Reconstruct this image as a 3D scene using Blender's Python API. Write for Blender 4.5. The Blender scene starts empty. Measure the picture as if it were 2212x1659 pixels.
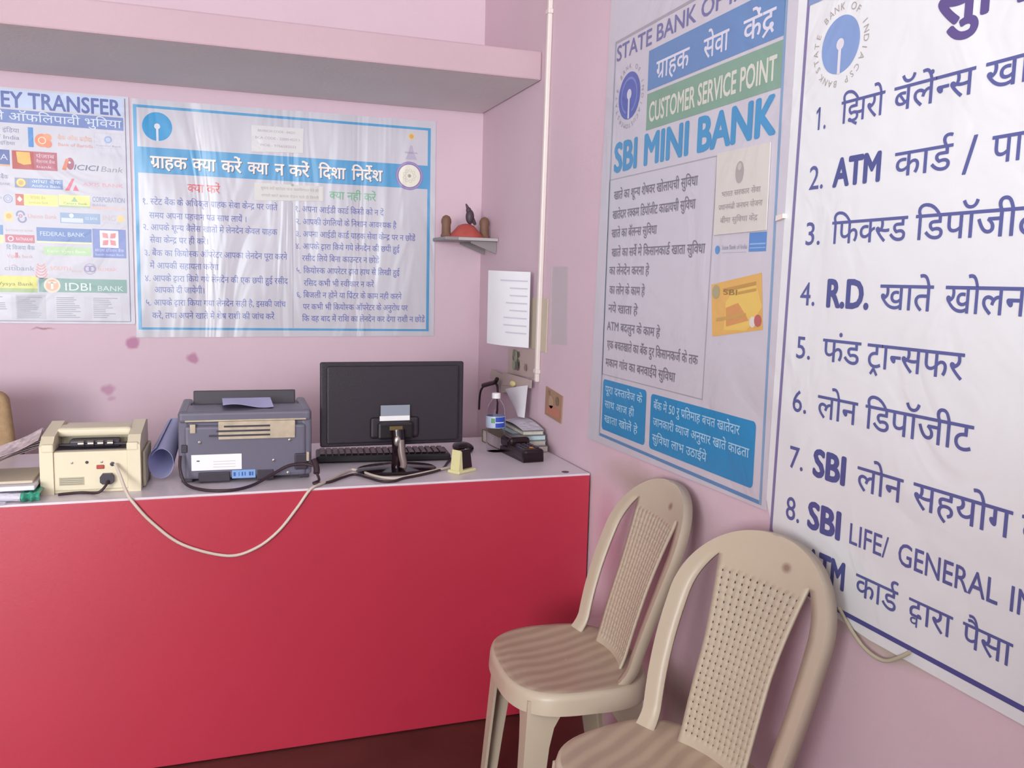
import bpy, bmesh, math, random
from mathutils import Vector, Matrix, noise
C = bpy.context.scene.collection
SC = bpy.context.scene
PI = math.pi
random.seed(4)

# ------------------------------------------------------------------ camera
F_PX = 1888.84                       # focal length in pixels of the 2212 px wide frame
YAW, PITCH, ROLL = 0.336707, 0.118665, -0.024339
fw = Vector((math.sin(YAW)*math.cos(PITCH), math.cos(YAW)*math.cos(PITCH), -math.sin(PITCH)))
rt = Vector((math.cos(YAW), -math.sin(YAW), 0)); dn = fw.cross(rt)
r2 = math.cos(ROLL)*rt + math.sin(ROLL)*dn; d2 = -math.sin(ROLL)*rt + math.cos(ROLL)*dn
cam = bpy.data.cameras.new('camera'); cam.sensor_width = 36; cam.lens = F_PX/2212*36; cam.clip_start = .02
cam_o = bpy.data.objects.new('camera', cam); C.objects.link(cam_o)
m = Matrix((r2, -d2, -fw)).transposed().to_4x4(); m.translation = Vector((-1.12336, -3.66349, 1.35203))
cam_o.matrix_world = m
SC.camera = cam_o

# ------------------------------------------------------------------ light and exposure
SC.view_settings.view_transform = 'Standard'
SC.view_settings.look = 'None'
SC.view_settings.gamma = 1.0
SC.view_settings.exposure = 0.08
W = bpy.data.worlds.new('world'); SC.world = W; W.use_nodes = True
W.node_tree.nodes['Background'].inputs[0].default_value = (.80, .88, 1, 1)
W.node_tree.nodes['Background'].inputs[1].default_value = 1.2

def area(name, loc, aim, sx, sy, power, col, spread=PI):
    l = bpy.data.lights.new(name, 'AREA'); l.shape = 'RECTANGLE'; l.size = sx; l.size_y = sy
    l.energy = power; l.color = col; l.spread = spread
    o = bpy.data.objects.new(name, l); C.objects.link(o); o.location = loc
    o.rotation_euler = (Vector(aim)-Vector(loc)).to_track_quat('-Z', 'Y').to_euler()
    return o
# daylight entering by the open shopfront behind the camera: cool sky through the opening, warm bounce off the sunlit ground outside
area('sky_daylight', (-2.4, -8.75, 1.5), (-1.9, -1.0, 1.15), 2.9, 1.7, 270, (.87, .99, 1.0))
area('ground_daylight', (-2.4, -10.6, -.35), (-2.4, -10.59, 3.0), 6.0, 3.6, 520, (1.0, .95, .87))
area('added_window_fill', (-4.3, -6.3, 1.6), (0, -2.2, 1.3), 1.9, 1.2, 230, (.97, .98, .97))  # unseen side window, added to fill light on the right wall

# ------------------------------------------------------------------ materials
def lin(h):
    h = h.lstrip('#'); v = [int(h[i:i+2], 16)/255 for i in (0, 2, 4)]
    return tuple(x/12.92 if x <= .04045 else ((x+.055)/1.055)**2.4 for x in v)+(1,)
MATS = {}
def mat(name, hexcol, rough=.5, metal=0, var=.0, vscale=8, bump=0, bscale=60, trans=0, coat=0, spec=.5, alpha=1, ior=1.45, distort=0):
    if name in MATS: return MATS[name]
    m = bpy.data.materials.new(name); m.use_nodes = True; nt = m.node_tree; b = nt.nodes['Principled BSDF']
    b.inputs['Base Color'].default_value = lin(hexcol); b.inputs['Roughness'].default_value = rough
    b.inputs['Metallic'].default_value = metal; b.inputs['Transmission Weight'].default_value = trans
    b.inputs['Coat Weight'].default_value = coat; b.inputs['Specular IOR Level'].default_value = spec
    b.inputs['Alpha'].default_value = alpha; b.inputs['IOR'].default_value = ior
    if var or bump:
        tc = nt.nodes.new('ShaderNodeTexCoord')
    if var:
        n = nt.nodes.new('ShaderNodeTexNoise'); n.inputs['Scale'].default_value = vscale; n.inputs['Detail'].default_value = 5
        nt.links.new(tc.outputs['Object'], n.inputs['Vector'])
        r = nt.nodes.new('ShaderNodeValToRGB'); c = lin(hexcol)
        r.color_ramp.elements[0].position = .3; r.color_ramp.elements[1].position = .7
        r.color_ramp.elements[0].color = tuple(x*(1-var) for x in c[:3])+(1,)
        r.color_ramp.elements[1].color = tuple(min(1, x*(1+var)) for x in c[:3])+(1,)
        nt.links.new(n.outputs['Fac'], r.inputs['Fac']); nt.links.new(r.outputs['Color'], b.inputs['Base Color'])
    if bump:
        n = nt.nodes.new('ShaderNodeTexNoise'); n.inputs['Scale'].default_value = bscale; n.inputs['Detail'].default_value = 3
        n.inputs['Distortion'].default_value = distort
        nt.links.new(tc.outputs['Object'], n.inputs['Vector'])
        bp = nt.nodes.new('ShaderNodeBump'); bp.inputs['Strength'].default_value = bump; bp.inputs['Distance'].default_value = .02
        nt.links.new(n.outputs['Fac'], bp.inputs['Height']); nt.links.new(bp.outputs['Normal'], b.inputs['Normal'])
    MATS[name] = m
    return m
CREASED = [False]
def ink(hexcol):                       # printing on vinyl or paper
    if CREASED[0]:                      # thin glossy vinyl pulled into diagonal creases
        nm = 'creased_'+hexcol.lstrip('#')
        if nm in MATS: return MATS[nm]
        m = mat(nm, hexcol, .25, bump=.85, bscale=1, distort=.9)
        nt = m.node_tree; nz = [n for n in nt.nodes if n.type == 'TEX_NOISE'][0]
        mp = nt.nodes.new('ShaderNodeMapping'); mp.inputs['Rotation'].default_value = (0, .55, 0); mp.inputs['Scale'].default_value = (4.6, 1, .9)
        nt.links.new(nz.inputs['Vector'].links[0].from_socket, mp.inputs['Vector']); nt.links.new(mp.outputs[0], nz.inputs['Vector'])
        [n for n in nt.nodes if n.type == 'BUMP'][0].inputs['Distance'].default_value = .03
        return m
    return mat('print_'+hexcol.lstrip('#'), hexcol, .34, bump=.35, bscale=3.5, distort=1.5)

def spots_material(name, hexcol, rough, spots, var=.03, bump=.05, grime_and_shade=None):
    """painted wall with stains and painted shade: (centre, radius, colour, strength)"""
    m = mat(name, hexcol, rough, var=var, vscale=2.2, bump=bump, bscale=90, spec=.3)
    nt = m.node_tree; b = nt.nodes['Principled BSDF']
    cur = b.inputs['Base Color'].links[0].from_socket
    tc = nt.nodes.new('ShaderNodeTexCoord')
    nz = nt.nodes.new('ShaderNodeTexNoise'); nz.inputs['Scale'].default_value = 14; nz.inputs['Detail'].default_value = 4
    nt.links.new(tc.outputs['Object'], nz.inputs['Vector'])
    vm = nt.nodes.new('ShaderNodeVectorMath'); vm.operation = 'MULTIPLY_ADD'
    nt.links.new(nz.outputs['Color'], vm.inputs[0])
    vm.inputs[1].default_value = (.05, .05, .05)
    sub = nt.nodes.new('ShaderNodeVectorMath'); sub.operation = 'SUBTRACT'
    nt.links.new(tc.outputs['Object'], sub.inputs[0]); sub.inputs[1].default_value = (.025, .025, .025)
    nt.links.new(sub.outputs[0], vm.inputs[2])
    for (c, r, col, st, soft) in spots:
        mp = nt.nodes.new('ShaderNodeVectorMath'); mp.operation = 'SUBTRACT'
        nt.links.new(vm.outputs[0], mp.inputs[0]); mp.inputs[1].default_value = c
        dv = nt.nodes.new('ShaderNodeVectorMath'); dv.operation = 'DIVIDE'
        nt.links.new(mp.outputs[0], dv.inputs[0]); dv.inputs[1].default_value = r
        ln = nt.nodes.new('ShaderNodeVectorMath'); ln.operation = 'LENGTH'
        nt.links.new(dv.outputs[0], ln.inputs[0])
        mr = nt.nodes.new('ShaderNodeMapRange'); mr.inputs['From Min'].default_value = 1; mr.inputs['From Max'].default_value = 1-soft
        mr.inputs['To Min'].default_value = 0; mr.inputs['To Max'].default_value = st
        nt.links.new(ln.outputs['Value'], mr.inputs['Value'])
        mx = nt.nodes.new('ShaderNodeMix'); mx.data_type = 'RGBA'
        nt.links.new(mr.outputs[0], mx.inputs[0]); nt.links.new(cur, mx.inputs[6]); mx.inputs[7].default_value = lin(col)
        cur = mx.outputs[2]
    nt.links.new(cur, b.inputs['Base Color'])
    return m

WALL = '#D4B8C5'
M_BACK = spots_material('lilac_wall_paint', WALL, .65, [
    ((-1.399, 0, 1.076), (.028, .2, .026), '#B06A92', .75, .45), ((-1.18, 0, 1.015), (.028, .2, .028), '#B06A92', .7, .45),
    ((-1.489, 0, .895), (.032, .2, .024), '#B27097', .6, .5), ((-1.48, 0, .862), (.02, .2, .014), '#B27097', .4, .6),
    ((-1.70, 0, 1.128), (.05, .2, .006), '#9C6A70', .8, .8)])
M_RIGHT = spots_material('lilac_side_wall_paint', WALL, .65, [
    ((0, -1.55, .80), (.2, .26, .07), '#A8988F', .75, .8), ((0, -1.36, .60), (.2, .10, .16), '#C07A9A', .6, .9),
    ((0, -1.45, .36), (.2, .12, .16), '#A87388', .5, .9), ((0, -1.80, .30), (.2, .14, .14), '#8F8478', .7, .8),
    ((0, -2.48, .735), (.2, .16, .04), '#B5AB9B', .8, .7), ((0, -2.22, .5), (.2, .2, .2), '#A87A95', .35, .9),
    ((0, -2.62, .40), (.2, .016, .012), '#8A7078', .7, .5), ((0, -2.9, .2), (.2, .5, .3), '#A58792', .35, .9)], grime_and_shade=True)  # the last, widest spot paints shade onto the low wall
M_PLAIN = mat('white_plain_paint', '#E2E3DE', .65, var=.03, vscale=2, bump=.05, bscale=90, spec=.3)
M_SLAB = mat('pink_slab_paint', '#BEA1AA', .65, var=.03, vscale=2, bump=.06, bscale=70, spec=.3)
M_CEIL = mat('ceiling_whitewash', '#E0DFDC', .7, var=.02, bump=.05)
M_FLOOR = mat('maroon_floor', '#542A27', .45, var=.18, vscale=5, bump=.03, bscale=30)
M_RED = mat('red_laminate', '#B52841', .42, var=.03, vscale=3, bump=.02, bscale=160, spec=1.0)
M_TOP = mat('grey_lilac_laminate', '#DACFD8', .28, var=.04, vscale=7, spec=.5)
M_EDGE = mat('dark_table_edge', '#5B3A40', .5)
M_WHITEPVC = mat('white_pvc', '#DDD0CC', .4)
M_BLACK = mat('black_plastic', '#1C161C', .42, bump=.05, bscale=300)
M_MON = mat('monitor_black_plastic', '#2C232E', .5, bump=.12, bscale=260)
M_GLOSSBLACK = mat('gloss_black_plastic', '#1E0D14', .16)
M_PRN = mat('printer_grey_plastic', '#686475', .38, var=.03, vscale=5)
M_PRND = mat('printer_dark_plastic', '#3B333F', .45)
M_PRNL = mat('printer_worn_edge', '#B9A995', .4, var=.15, vscale=40)
M_CREAM = mat('cream_plastic', '#DCD0B6', .42, var=.03, vscale=4)
M_CREAMD = mat('grey_cream_plastic', '#B7AE98', .5)
M_METAL = mat('bare_metal', '#A79F9B', .3, metal=.9)
M_PAPER = mat('white_paper', '#E2DEE6', .7, var=.02, vscale=12)
M_BLUEPAPER = mat('bluish_paper', '#B9B9E2', .65, var=.03, vscale=9)
M_NEWS = mat('newspaper_print', '#B9A6AC', .75, var=.35, vscale=60)
M_CREAMPAPER = mat('cream_paper', '#C9BBA8', .7, var=.04, vscale=10)
M_TRANS = mat('frosted_polythene', '#DCD8DA', .35, alpha=.26)
M_BROWN = mat('brown_wood', '#7A5848', .6, var=.15, vscale=40)
M_BIRD = mat('dark_grey_figurine', '#4B3B44', .5)
M_REDCLOTH = mat('faded_red_clay', '#B4524C', .6, var=.1, vscale=30)
M_GREYBOARD = mat('grey_shelf_board', '#8E8587', .45)
M_TAN = mat('tan_fabric', '#A98A68', .8, var=.1, vscale=60, bump=.2, bscale=300)
M_MAROON = mat('maroon_fabric', '#6B3E48', .8)
M_CLEAR = mat('clear_bottle_plastic', '#F4F0F6', .06, trans=1, ior=1.12, spec=.4)
M_BLUE = mat('blue_label', '#2F4FB4', .4)
M_WHITE = mat('white_plastic', '#EEEAEC', .35)
M_GREENBAG = mat('green_polythene', '#3F9C82', .25, var=.25, vscale=30, bump=.3, bscale=60)
M_CLEARBAG = mat('milky_polythene', '#CFCBDA', .3, var=.1, vscale=30, bump=.4, bscale=40)
M_CABLE = mat('white_cable_rubber', '#CFC0B4', .45)
M_CABLEB = mat('black_cable_rubber', '#35222A', .5)
M_GREENBOOK = mat('olive_book_cover', '#6E6A4A', .6, var=.15, vscale=30)

def chair_material(name, stripes):
    m = mat(name, '#BBAC9A', .36, var=.03, vscale=5, spec=.5)
    nt = m.node_tree; b = nt.nodes['Principled BSDF']; cur = b.inputs['Base Color'].links[0].from_socket
    tc = nt.nodes.new('ShaderNodeTexCoord')
    if stripes:                         # moulded wood-grain swirl on the seat
        mp = nt.nodes.new('ShaderNodeMapping'); mp.inputs['Rotation'].default_value = (0, 0, 1.25)
        nt.links.new(tc.outputs['Object'], mp.inputs['Vector'])
        wv = nt.nodes.new('ShaderNodeTexWave'); wv.inputs['Scale'].default_value = 7.5; wv.inputs['Distortion'].default_value = 5.5
        wv.inputs['Detail'].default_value = 2; wv.inputs['Detail Scale'].default_value = .45
        nt.links.new(mp.outputs[0], wv.inputs['Vector'])
        r = nt.nodes.new('ShaderNodeValToRGB'); r.color_ramp.elements[0].color = lin('#A8917F'); r.color_ramp.elements[1].color = lin('#B7A28D')
        r.color_ramp.elements[0].position = .15; r.color_ramp.elements[1].position = .95
        nt.links.new(wv.outputs['Fac'], r.inputs['Fac']); cur = r.outputs['Color']
        bp = nt.nodes.new('ShaderNodeBump'); bp.inputs['Strength'].default_value = .12; bp.inputs['Distance'].default_value = .004
        nt.links.new(wv.outputs['Fac'], bp.inputs['Height']); nt.links.new(bp.outputs['Normal'], b.inputs['Normal'])
    else:                               # a brown scuff near the top of the back
        sb = nt.nodes.new('ShaderNodeVectorMath'); sb.operation = 'SUBTRACT'; sb.inputs[1].default_value = (-.24, .05, .815)
        nt.links.new(tc.outputs['Object'], sb.inputs[0])
        dv = nt.nodes.new('ShaderNodeVectorMath'); dv.operation = 'DIVIDE'; dv.inputs[1].default_value = (.1, .016, .012)
        nt.links.new(sb.outputs[0], dv.inputs[0])
        ln = nt.nodes.new('ShaderNodeVectorMath'); ln.operation = 'LENGTH'; nt.links.new(dv.outputs[0], ln.inputs[0])
        mr = nt.nodes.new('ShaderNodeMapRange'); mr.inputs['From Min'].default_value = 1; mr.inputs['From Max'].default_value = .3
        mr.inputs['To Max'].default_value = .65
        nt.links.new(ln.outputs['Value'], mr.inputs['Value'])
        mx = nt.nodes.new('ShaderNodeMix'); mx.data_type = 'RGBA'; nt.links.new(mr.outputs[0], mx.inputs[0])
        nt.links.new(cur, mx.inputs[6]); mx.inputs[7].default_value = lin('#6A3B2C'); cur = mx.outputs[2]
    nt.links.new(cur, b.inputs['Base Color'])
    return m
M_CHAIR = chair_material('beige_moulded_plastic', False)
M_SEAT = chair_material('beige_grained_seat', True)

# ------------------------------------------------------------------ mesh helpers
class MB:
    def __init__(s): s.v = []; s.f = []; s.m = []; s.mats = []
    def mi(s, m):
        if m not in s.mats: s.mats.append(m)
        return s.mats.index(m)
    def add(s, vs, fs, m, T=None):
        o = len(s.v); k = s.mi(m)
        s.v += [tuple(T @ Vector(p)) if T else tuple(p) for p in vs]
        s.f += [tuple(i+o for i in f) for f in fs]; s.m += [k]*len(fs)
        return s
    def bm(s, b, m, T=None):
        b.verts.index_update()
        s.add([v.co[:] for v in b.verts], [[v.index for v in f.verts] for f in b.faces], m, T); b.free(); return s
    def box(s, lo, hi, m, bev=0, seg=2, T=None):
        b = bmesh.new(); bmesh.ops.create_cube(b, size=1)
        for v in b.verts: v.co = Vector([lo[i]+(v.co[i]+.5)*(hi[i]-lo[i]) for i in range(3)])
        if bev: bmesh.ops.bevel(b, geom=b.edges[:], offset=bev, segments=seg, affect='EDGES', profile=.5)
        return s.bm(b, m, T)
    def prism(s, poly, vec, m, T=None):          # planar polygon (3D points) extruded by vec, closed
        n = len(poly); vec = Vector(vec); A = [Vector(p) for p in poly]
        vs = A+[p+vec for p in A]
        nrm = Vector((0, 0, 0))
        for i in range(n): nrm += A[i].cross(A[(i+1) % n])
        fl = nrm.dot(vec) > 0
        fs = [tuple(range(n))[::-1], tuple(range(n, 2*n))]+[(i, (i+1) % n, (i+1) % n+n, i+n) for i in range(n)]
        if not fl: fs = [f[::-1] for f in fs]
        return s.add([p[:] for p in vs], fs, m, T)
    def tube(s, pts, r, m, n=10, smooth=True, T=None, flat=None):
        P = [Vector(p) for p in pts]
        if smooth and len(P) > 2:
            Q = []
            for i in range(len(P)-1):
                a, b, c, d = P[max(i-1, 0)], P[i], P[i+1], P[min(i+2, len(P)-1)]
                for k in range(7):
                    t = k/7
                    Q.append(.5*((2*b)+(c-a)*t+(2*a-5*b+4*c-d)*t*t+(3*b-a-3*c+d)*t**3))
            P = Q+[P[-1]]
        rr = r if isinstance(r, (list, tuple)) else None
        vs, fs = [], []; up = Vector((0, 0, 1)); prev = None
        for i, p in enumerate(P):
            t = (P[min(i+1, len(P)-1)]-P[max(i-1, 0)]).normalized()
            a = prev if prev else (up if abs(t.z) < .9 else Vector((1, 0, 0)))
            x = (a-t*a.dot(t)).normalized(); y = t.cross(x); prev = x
            q = r if rr is None else rr[0]+(rr[1]-rr[0])*i/(len(P)-1)
            for k in range(n):
                w = 2*PI*k/n; vs.append((p+q*(math.cos(w)*x+math.sin(w)*y))[:])
        for i in range(len(P)-1):
            for k in range(n):
                fs.append((i*n+k, i*n+(k+1) % n, (i+1)*n+(k+1) % n, (i+1)*n+k))
        fs.append(tuple(range(n))[::-1]); fs.append(tuple(range(len(vs)-n, len(vs))))
        return s.add(vs, fs, m, T)
    def lathe(s, prof, m, n=28, T=None, cap=True):
        vs, fs = [], []
        for r, z in prof:
            for k in range(n): vs.append((r*math.cos(2*PI*k/n), r*math.sin(2*PI*k/n), z))
        for i in range(len(prof)-1):
            for k in range(n): fs.append((i*n+k, i*n+(k+1) % n, (i+1)*n+(k+1) % n, (i+1)*n+k))
        if cap: fs.append(tuple(range(n))[::-1]); fs.append(tuple(range(len(vs)-n, len(vs))))
        return s.add(vs, fs, m, T)
    def ball(s, c, r, m, T=None, seg=16):
        b = bmesh.new(); bmesh.ops.create_uvsphere(b, u_segments=seg, v_segments=seg//2+2, radius=1)
        for v in b.verts: v.co = Vector(c)+Vector((v.co.x*r[0], v.co.y*r[1], v.co.z*r[2]))
        return s.bm(b, m, T)
    def grid(s, fn, nu, nv, m, thick=0):           # fn(i/nu, j/nv) -> point; optional thickness along fn normal
        vs = [Vector(fn(i/nu, j/nv)) for j in range(nv+1) for i in range(nu+1)]
        q = lambda i, j: j*(nu+1)+i
        fs = [(q(i, j), q(i+1, j), q(i+1, j+1), q(i, j+1)) for j in range(nv) for i in range(nu)]
        if thick:
            b = bmesh.new(); bv = [b.verts.new(p) for p in vs]
            for f in fs: b.faces.new([bv[i] for i in f])
            b.normal_update(); N = [v.normal.copy() for v in b.verts]; b.free()
            k = len(vs); vs = vs+[p-N[i]*thick for i, p in enumerate(vs)]
            fs2 = [tuple(i+k for i in f[::-1]) for f in fs]
            rim = [q(i, 0) for i in range(nu+1)]+[q(nu, j) for j in range(1, nv+1)]+[q(i, nv) for i in range(nu-1, -1, -1)]+[q(0, j) for j in range(nv-1, 0, -1)]
            fs3 = [(rim[a], rim[a-1], rim[a-1]+k, rim[a]+k) for a in range(len(rim))]
            fs = fs+fs2+[f[::1] for f in fs3]
        return s.add([p[:] for p in vs], fs, m)
def obj(name, mb, parent=None, loc=None, rz=0, smooth=None, angle=40):
    me = bpy.data.meshes.new(name); me.from_pydata(mb.v, [], mb.f)
    for m in mb.mats: me.materials.append(m)
    me.polygons.foreach_set('material_index', mb.m)
    me.update()
    if smooth:
        me.shade_smooth() if hasattr(me, 'shade_smooth') else None
        try: me.set_sharp_from_angle(angle=math.radians(angle))
        except Exception: pass
    o = bpy.data.objects.new(name, me); C.objects.link(o)
    if parent: o.parent = parent
    if loc: o.location = loc
    if rz: o.rotation_euler = (0, 0, rz)
    return o
def thing(name, label, cat, loc=(0, 0, 0), rz=0, group=None):
    o = bpy.data.objects.new(name, None); C.objects.link(o); o.empty_display_size = .05
    o.location = loc; o.rotation_euler = (0, 0, rz); o['label'] = label; o['category'] = cat
    if group: o['group'] = group
    return o
def tag(o, label, cat, group=None):
    o['label'] = label; o['category'] = cat
    if group: o['group'] = group
    return o
def struct(name, mb, parent=None, **k):
    o = obj(name, mb, parent, **k)
    if not parent: o['kind'] = 'structure'
    return o

# ------------------------------------------------------------------ Devanagari / Latin typesetting from Blender's built-in font
_txt = bpy.data.curves.new('type', 'FONT'); _txt.resolution_u = 3
_txo = bpy.data.objects.new('type', _txt); C.objects.link(_txo)
_G = {}
def _mesh(body, off):
    _txt.body = body; _txt.offset = off
    dg = bpy.context.evaluated_depsgraph_get(); dg.update()
    e = _txo.evaluated_get(dg); me = e.to_mesh()
    V = [(v.co.x, v.co.y) for v in me.vertices]; Fs = [tuple(p.vertices) for p in me.polygons]
    e.to_mesh_clear()
    return V, Fs
def _maxx(body): return max(p[0] for p in _mesh(body, 0)[0])
_KA = None
def glyph(ch, off):
    global _KA
    k = (ch, off)
    if k not in _G:
        if _KA is None: _KA = _maxx('क')
        pre = 'क' if 0x900 <= ord(ch) < 0x980 else ''
        if ch == ' ': V, Fs = [], []
        else: V, Fs = _mesh(ch, off)
        if ch == '1':
            y1 = max(p[1] for p in V); x0 = min(p[0] for p in V); n = len(V)
            V = V+[(x0+.02, y1), (x0+.02, y1-.10), (x0-.13, y1-.19), (x0-.13, y1-.10)]; Fs = Fs+[(n, n+1, n+2, n+3)]
        adv = _maxx(ch+'क')-_KA if ch != ' ' else _maxx('न क')-_maxx('नक')
        _G[k] = (V, Fs, adv)
    return _G[k]
def clip(V, Fs, co, no):                # keep the side where (p-co).no < 0
    b = bmesh.new(); bv = [b.verts.new((x, y, 0)) for x, y in V]
    for f in Fs:
        try: b.faces.new([bv[i] for i in f])
        except ValueError: pass
    bmesh.ops.bisect_plane(b, geom=b.verts[:]+b.edges[:]+b.faces[:], plane_co=(co[0], co[1], 0), plane_no=(no[0], no[1], 0), clear_outer=True, clear_inner=False)
    b.verts.index_update()
    R = [(v.co.x, v.co.y) for v in b.verts], [tuple(v.index for v in f.verts) for f in b.faces]
    b.free(); return R
_D = {}
def dims(off):
    if off not in _D:
        V = glyph('ा', off)[0]; H = glyph('H', off)[0]
        hl = max(p[1] for p in V)
        low = [p for p in V if p[1] < .2]
        _D[off] = (hl, max(p[1] for p in H), max(p[0] for p in low)-min(p[0] for p in low), max(p[0] for p in low), glyph('ा', off)[2])
    return _D[off]
CONS = set('कखगघङचछजझञटठडढणतथदधनपफबभमयरलवशषसह')
def half(ch, off):
    V, Fs, adv = glyph(ch, off); hl, cap, sw, sr, aa = dims(off)
    if ch in 'कफ':
        cut = adv*.75
    elif ch in 'टठडढदहछरङ':
        return V, Fs, adv
    else: cut = adv-(aa-sr)-sw-.015
    V2, F2 = clip(V, Fs, (cut, 0), (1, 0))
    return V2, F2, cut
def quad(a, b, w):
    d = Vector((b[0]-a[0], b[1]-a[1])).normalized(); n = Vector((-d.y, d.x))*w/2
    return [(a[0]+n.x, a[1]+n.y), (b[0]+n.x, b[1]+n.y), (b[0]-n.x, b[1]-n.y), (a[0]-n.x, a[1]-n.y)], [(0, 1, 2, 3)]
def layout(s, off):
    hl, cap, sw, sr, aa = dims(off)
    out = []; x = 0; i = 0
    def put(V, Fs, dx, dy=0, k=1): out.append(([(p[0]*k+dx, p[1]*k+dy) for p in V], Fs))
    while i < len(s):
        ch = s[i]
        if ch not in CONS:
            V, Fs, adv = glyph(ch, off); put(V, Fs, x); x += adv; i += 1; continue
        cl = [ch]; i += 1
        while i+1 < len(s) and s[i] == '्' and s[i+1] in CONS: cl.append(s[i+1]); i += 2
        mt = []
        while i < len(s) and ('\u093e' <= s[i] <= '\u094c' or s[i] in '\u0901\u0902\u0903\u093c\u0949\u0945'): mt.append(s[i]); i += 1
        reph = len(cl) > 1 and cl[0] == 'र'
        if reph: cl = cl[1:]
        if 'ि' in mt:
            V, Fs, adv = glyph('ि', off); put(V, Fs, x); x += adv; mt.remove('ि')
        j = 0
        while j < len(cl):
            c = cl[j]; nx = cl[j+1] if j+1 < len(cl) else None
            if nx == 'र':
                V, Fs, adv = glyph(c, off); put(V, Fs, x)
                if c in 'टठडढ':
                    put(*quad((x+adv*.5, -.02), (x+adv*.30, -.17), sw*.85), 0); put(*quad((x+adv*.5, -.02), (x+adv*.74, -.19), sw*.85), 0)
                elif c == 'द': put(*quad((x+adv*.60, .13), (x+adv*.12, -.10), sw*.9), 0)
                else: put(*quad((x+adv-(aa-sr)-sw*.3, .27), (x+adv-(aa-sr)-.30, .06), sw*.9), 0)
                x += adv; j += 2
            elif c == 'द' and nx == 'व':
                V, Fs, adv = glyph('द', off); put(*clip(V, Fs, (0, .12), (0, -1)), x)
                V, Fs, a2 = glyph('व', off); put(V, Fs, x+adv*.12, -.17, .58); x += adv; j += 2
            elif nx:
                V, Fs, adv = half(c, off); put(V, Fs, x); x += adv; j += 1
            else:
                V, Fs, adv = glyph(c, off); put(V, Fs, x); x += adv; j += 1
        for mk in mt:
            V, Fs, adv = glyph(mk, off)
            put(V, Fs, x); x += adv
        if reph:
            V, Fs, adv = glyph('ई', off)
            V2, F2 = clip(V, Fs, (0, hl-.02), (0, -1))
            mxx = max(p[0] for p in V2); put(V2, F2, x-mxx)
    return out, x

# ------------------------------------------------------------------ printed sheets on a wall
class Sheet:
    """flat print: u runs along the wall to the reader's right, v is height above the floor"""
    def __init__(s, wall, base=.004):
        s.mb = MB(); s.base = base
        s.R = (lambda u, v, d: (-d, -u, v)) if wall == 'right' else (lambda u, v, d: (u, -d, v))
    def sheet(s, poly, col, d0=.0006, d1=None):
        A = [Vector(s.R(u, v, d0)) for u, v in poly]
        vec = Vector(s.R(0, 0, (d1 or s.base)-d0))
        s.mb.prism(A, vec, ink(col) if isinstance(col, str) else col); return s
    def face(s, poly, col, lay=1):
        s.mb.add([s.R(u, v, s.base+lay*.00035) for u, v in poly], [tuple(range(len(poly)))], ink(col)); return s
    def rect(s, u0, v0, u1, v1, col, lay=1): return s.face([(u0, v0), (u1, v0), (u1, v1), (u0, v1)], col, lay)
    def frame(s, u0, v0, u1, v1, w, col, lay=1):
        s.rect(u0, v0, u1, v0+w, col, lay); s.rect(u0, v1-w, u1, v1, col, lay); s.rect(u0, v0+w, u0+w, v1-w, col, lay); s.rect(u1-w, v0+w, u1, v1-w, col, lay); return s
    def disc(s, u, v, r, col, lay=1, n=40, ry=None):
        return s.face([(u+r*math.cos(2*PI*k/n), v+(ry or r)*math.sin(2*PI*k/n)) for k in range(n)], col, lay)
    def ring(s, u, v, r0, r1, col, lay=1, n=44, a0=0, a1=2*PI):
        vs = []; fs = []
        for k in range(n+1):
            a = a0+(a1-a0)*k/n
            for r in (r0, r1): vs.append(s.R(u+r*math.cos(a), v+r*math.sin(a), s.base+lay*.00035))
        for k in range(n): fs.append((2*k, 2*k+1, 2*k+3, 2*k+2))
        s.mb.add(vs, fs, ink(col)); return s
    def text(s, body, u, v, width, h, col, bold=0, lay=2, T=None, maxu=None):
        P, w = layout(body, 0); hl, cap = dims(0)[:2]
        sh = [(0, 0)] if bold < .006 else [(-bold*.8, 0), (bold*.8, 0), (0, bold*.8), (0, -bold*.8)] if bold < .02 else [(bold*math.cos(q*PI/4), bold*.8*math.sin(q*PI/4)) for q in range(8)]+[(0, 0)]
        deva = any('\u0900' <= c < '\u0980' for c in body)
        ky = h/(hl if deva else cap); kx = width/w if width else ky*.92
        for gi, (V, Fs) in enumerate(P):
            for n, (sx, sy) in enumerate(sh):
                pts = [(u+(p[0]+sx)*kx, v+(p[1]+sy)*ky) for p in V]
                if T: pts = [T(p) for p in pts]
                s.mb.add([s.R(a, b, s.base+lay*.00035+n*.00002+(gi % 3)*.000006) for a, b in pts], Fs, ink(col))
        return s
    def arc_text(s, body, u, v, r, a0, a1, h, col, lay=2):        # letters set round a circle, clockwise
        n = len(body)
        for k, ch in enumerate(body):
            if ch == ' ': continue
            a = a0+(a1-a0)*(k+.5)/n; V, Fs, adv = glyph(ch, .0); cap = dims(0)[1]; q = h/cap
            if not V: continue
            ca, sa = math.cos(a-PI/2), math.sin(a-PI/2)
            s.mb.add([s.R(u+r*math.cos(a)+((p[0]-adv/2)*ca-p[1]*sa)*q, v+r*math.sin(a)+((p[0]-adv/2)*sa+p[1]*ca)*q, s.base+lay*.00035) for p in V], Fs, ink(col))
        return s
    def keyhole(s, u, v, r, col, white, lay=2):                    # round emblem with a keyhole slot
        s.disc(u, v, r, col, lay); s.disc(u, v+.02*r, r*.20, white, lay+1)
        s.rect(u-r*.075, v-r*1.02, u+r*.075, v-.05*r, white, lay+1.5); return s
    def make(s, name, label=None, cat=None, group=None, parent=None):
        o = obj(name, s.mb, parent)
        if label: tag(o, label, cat, group)
        return o

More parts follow.
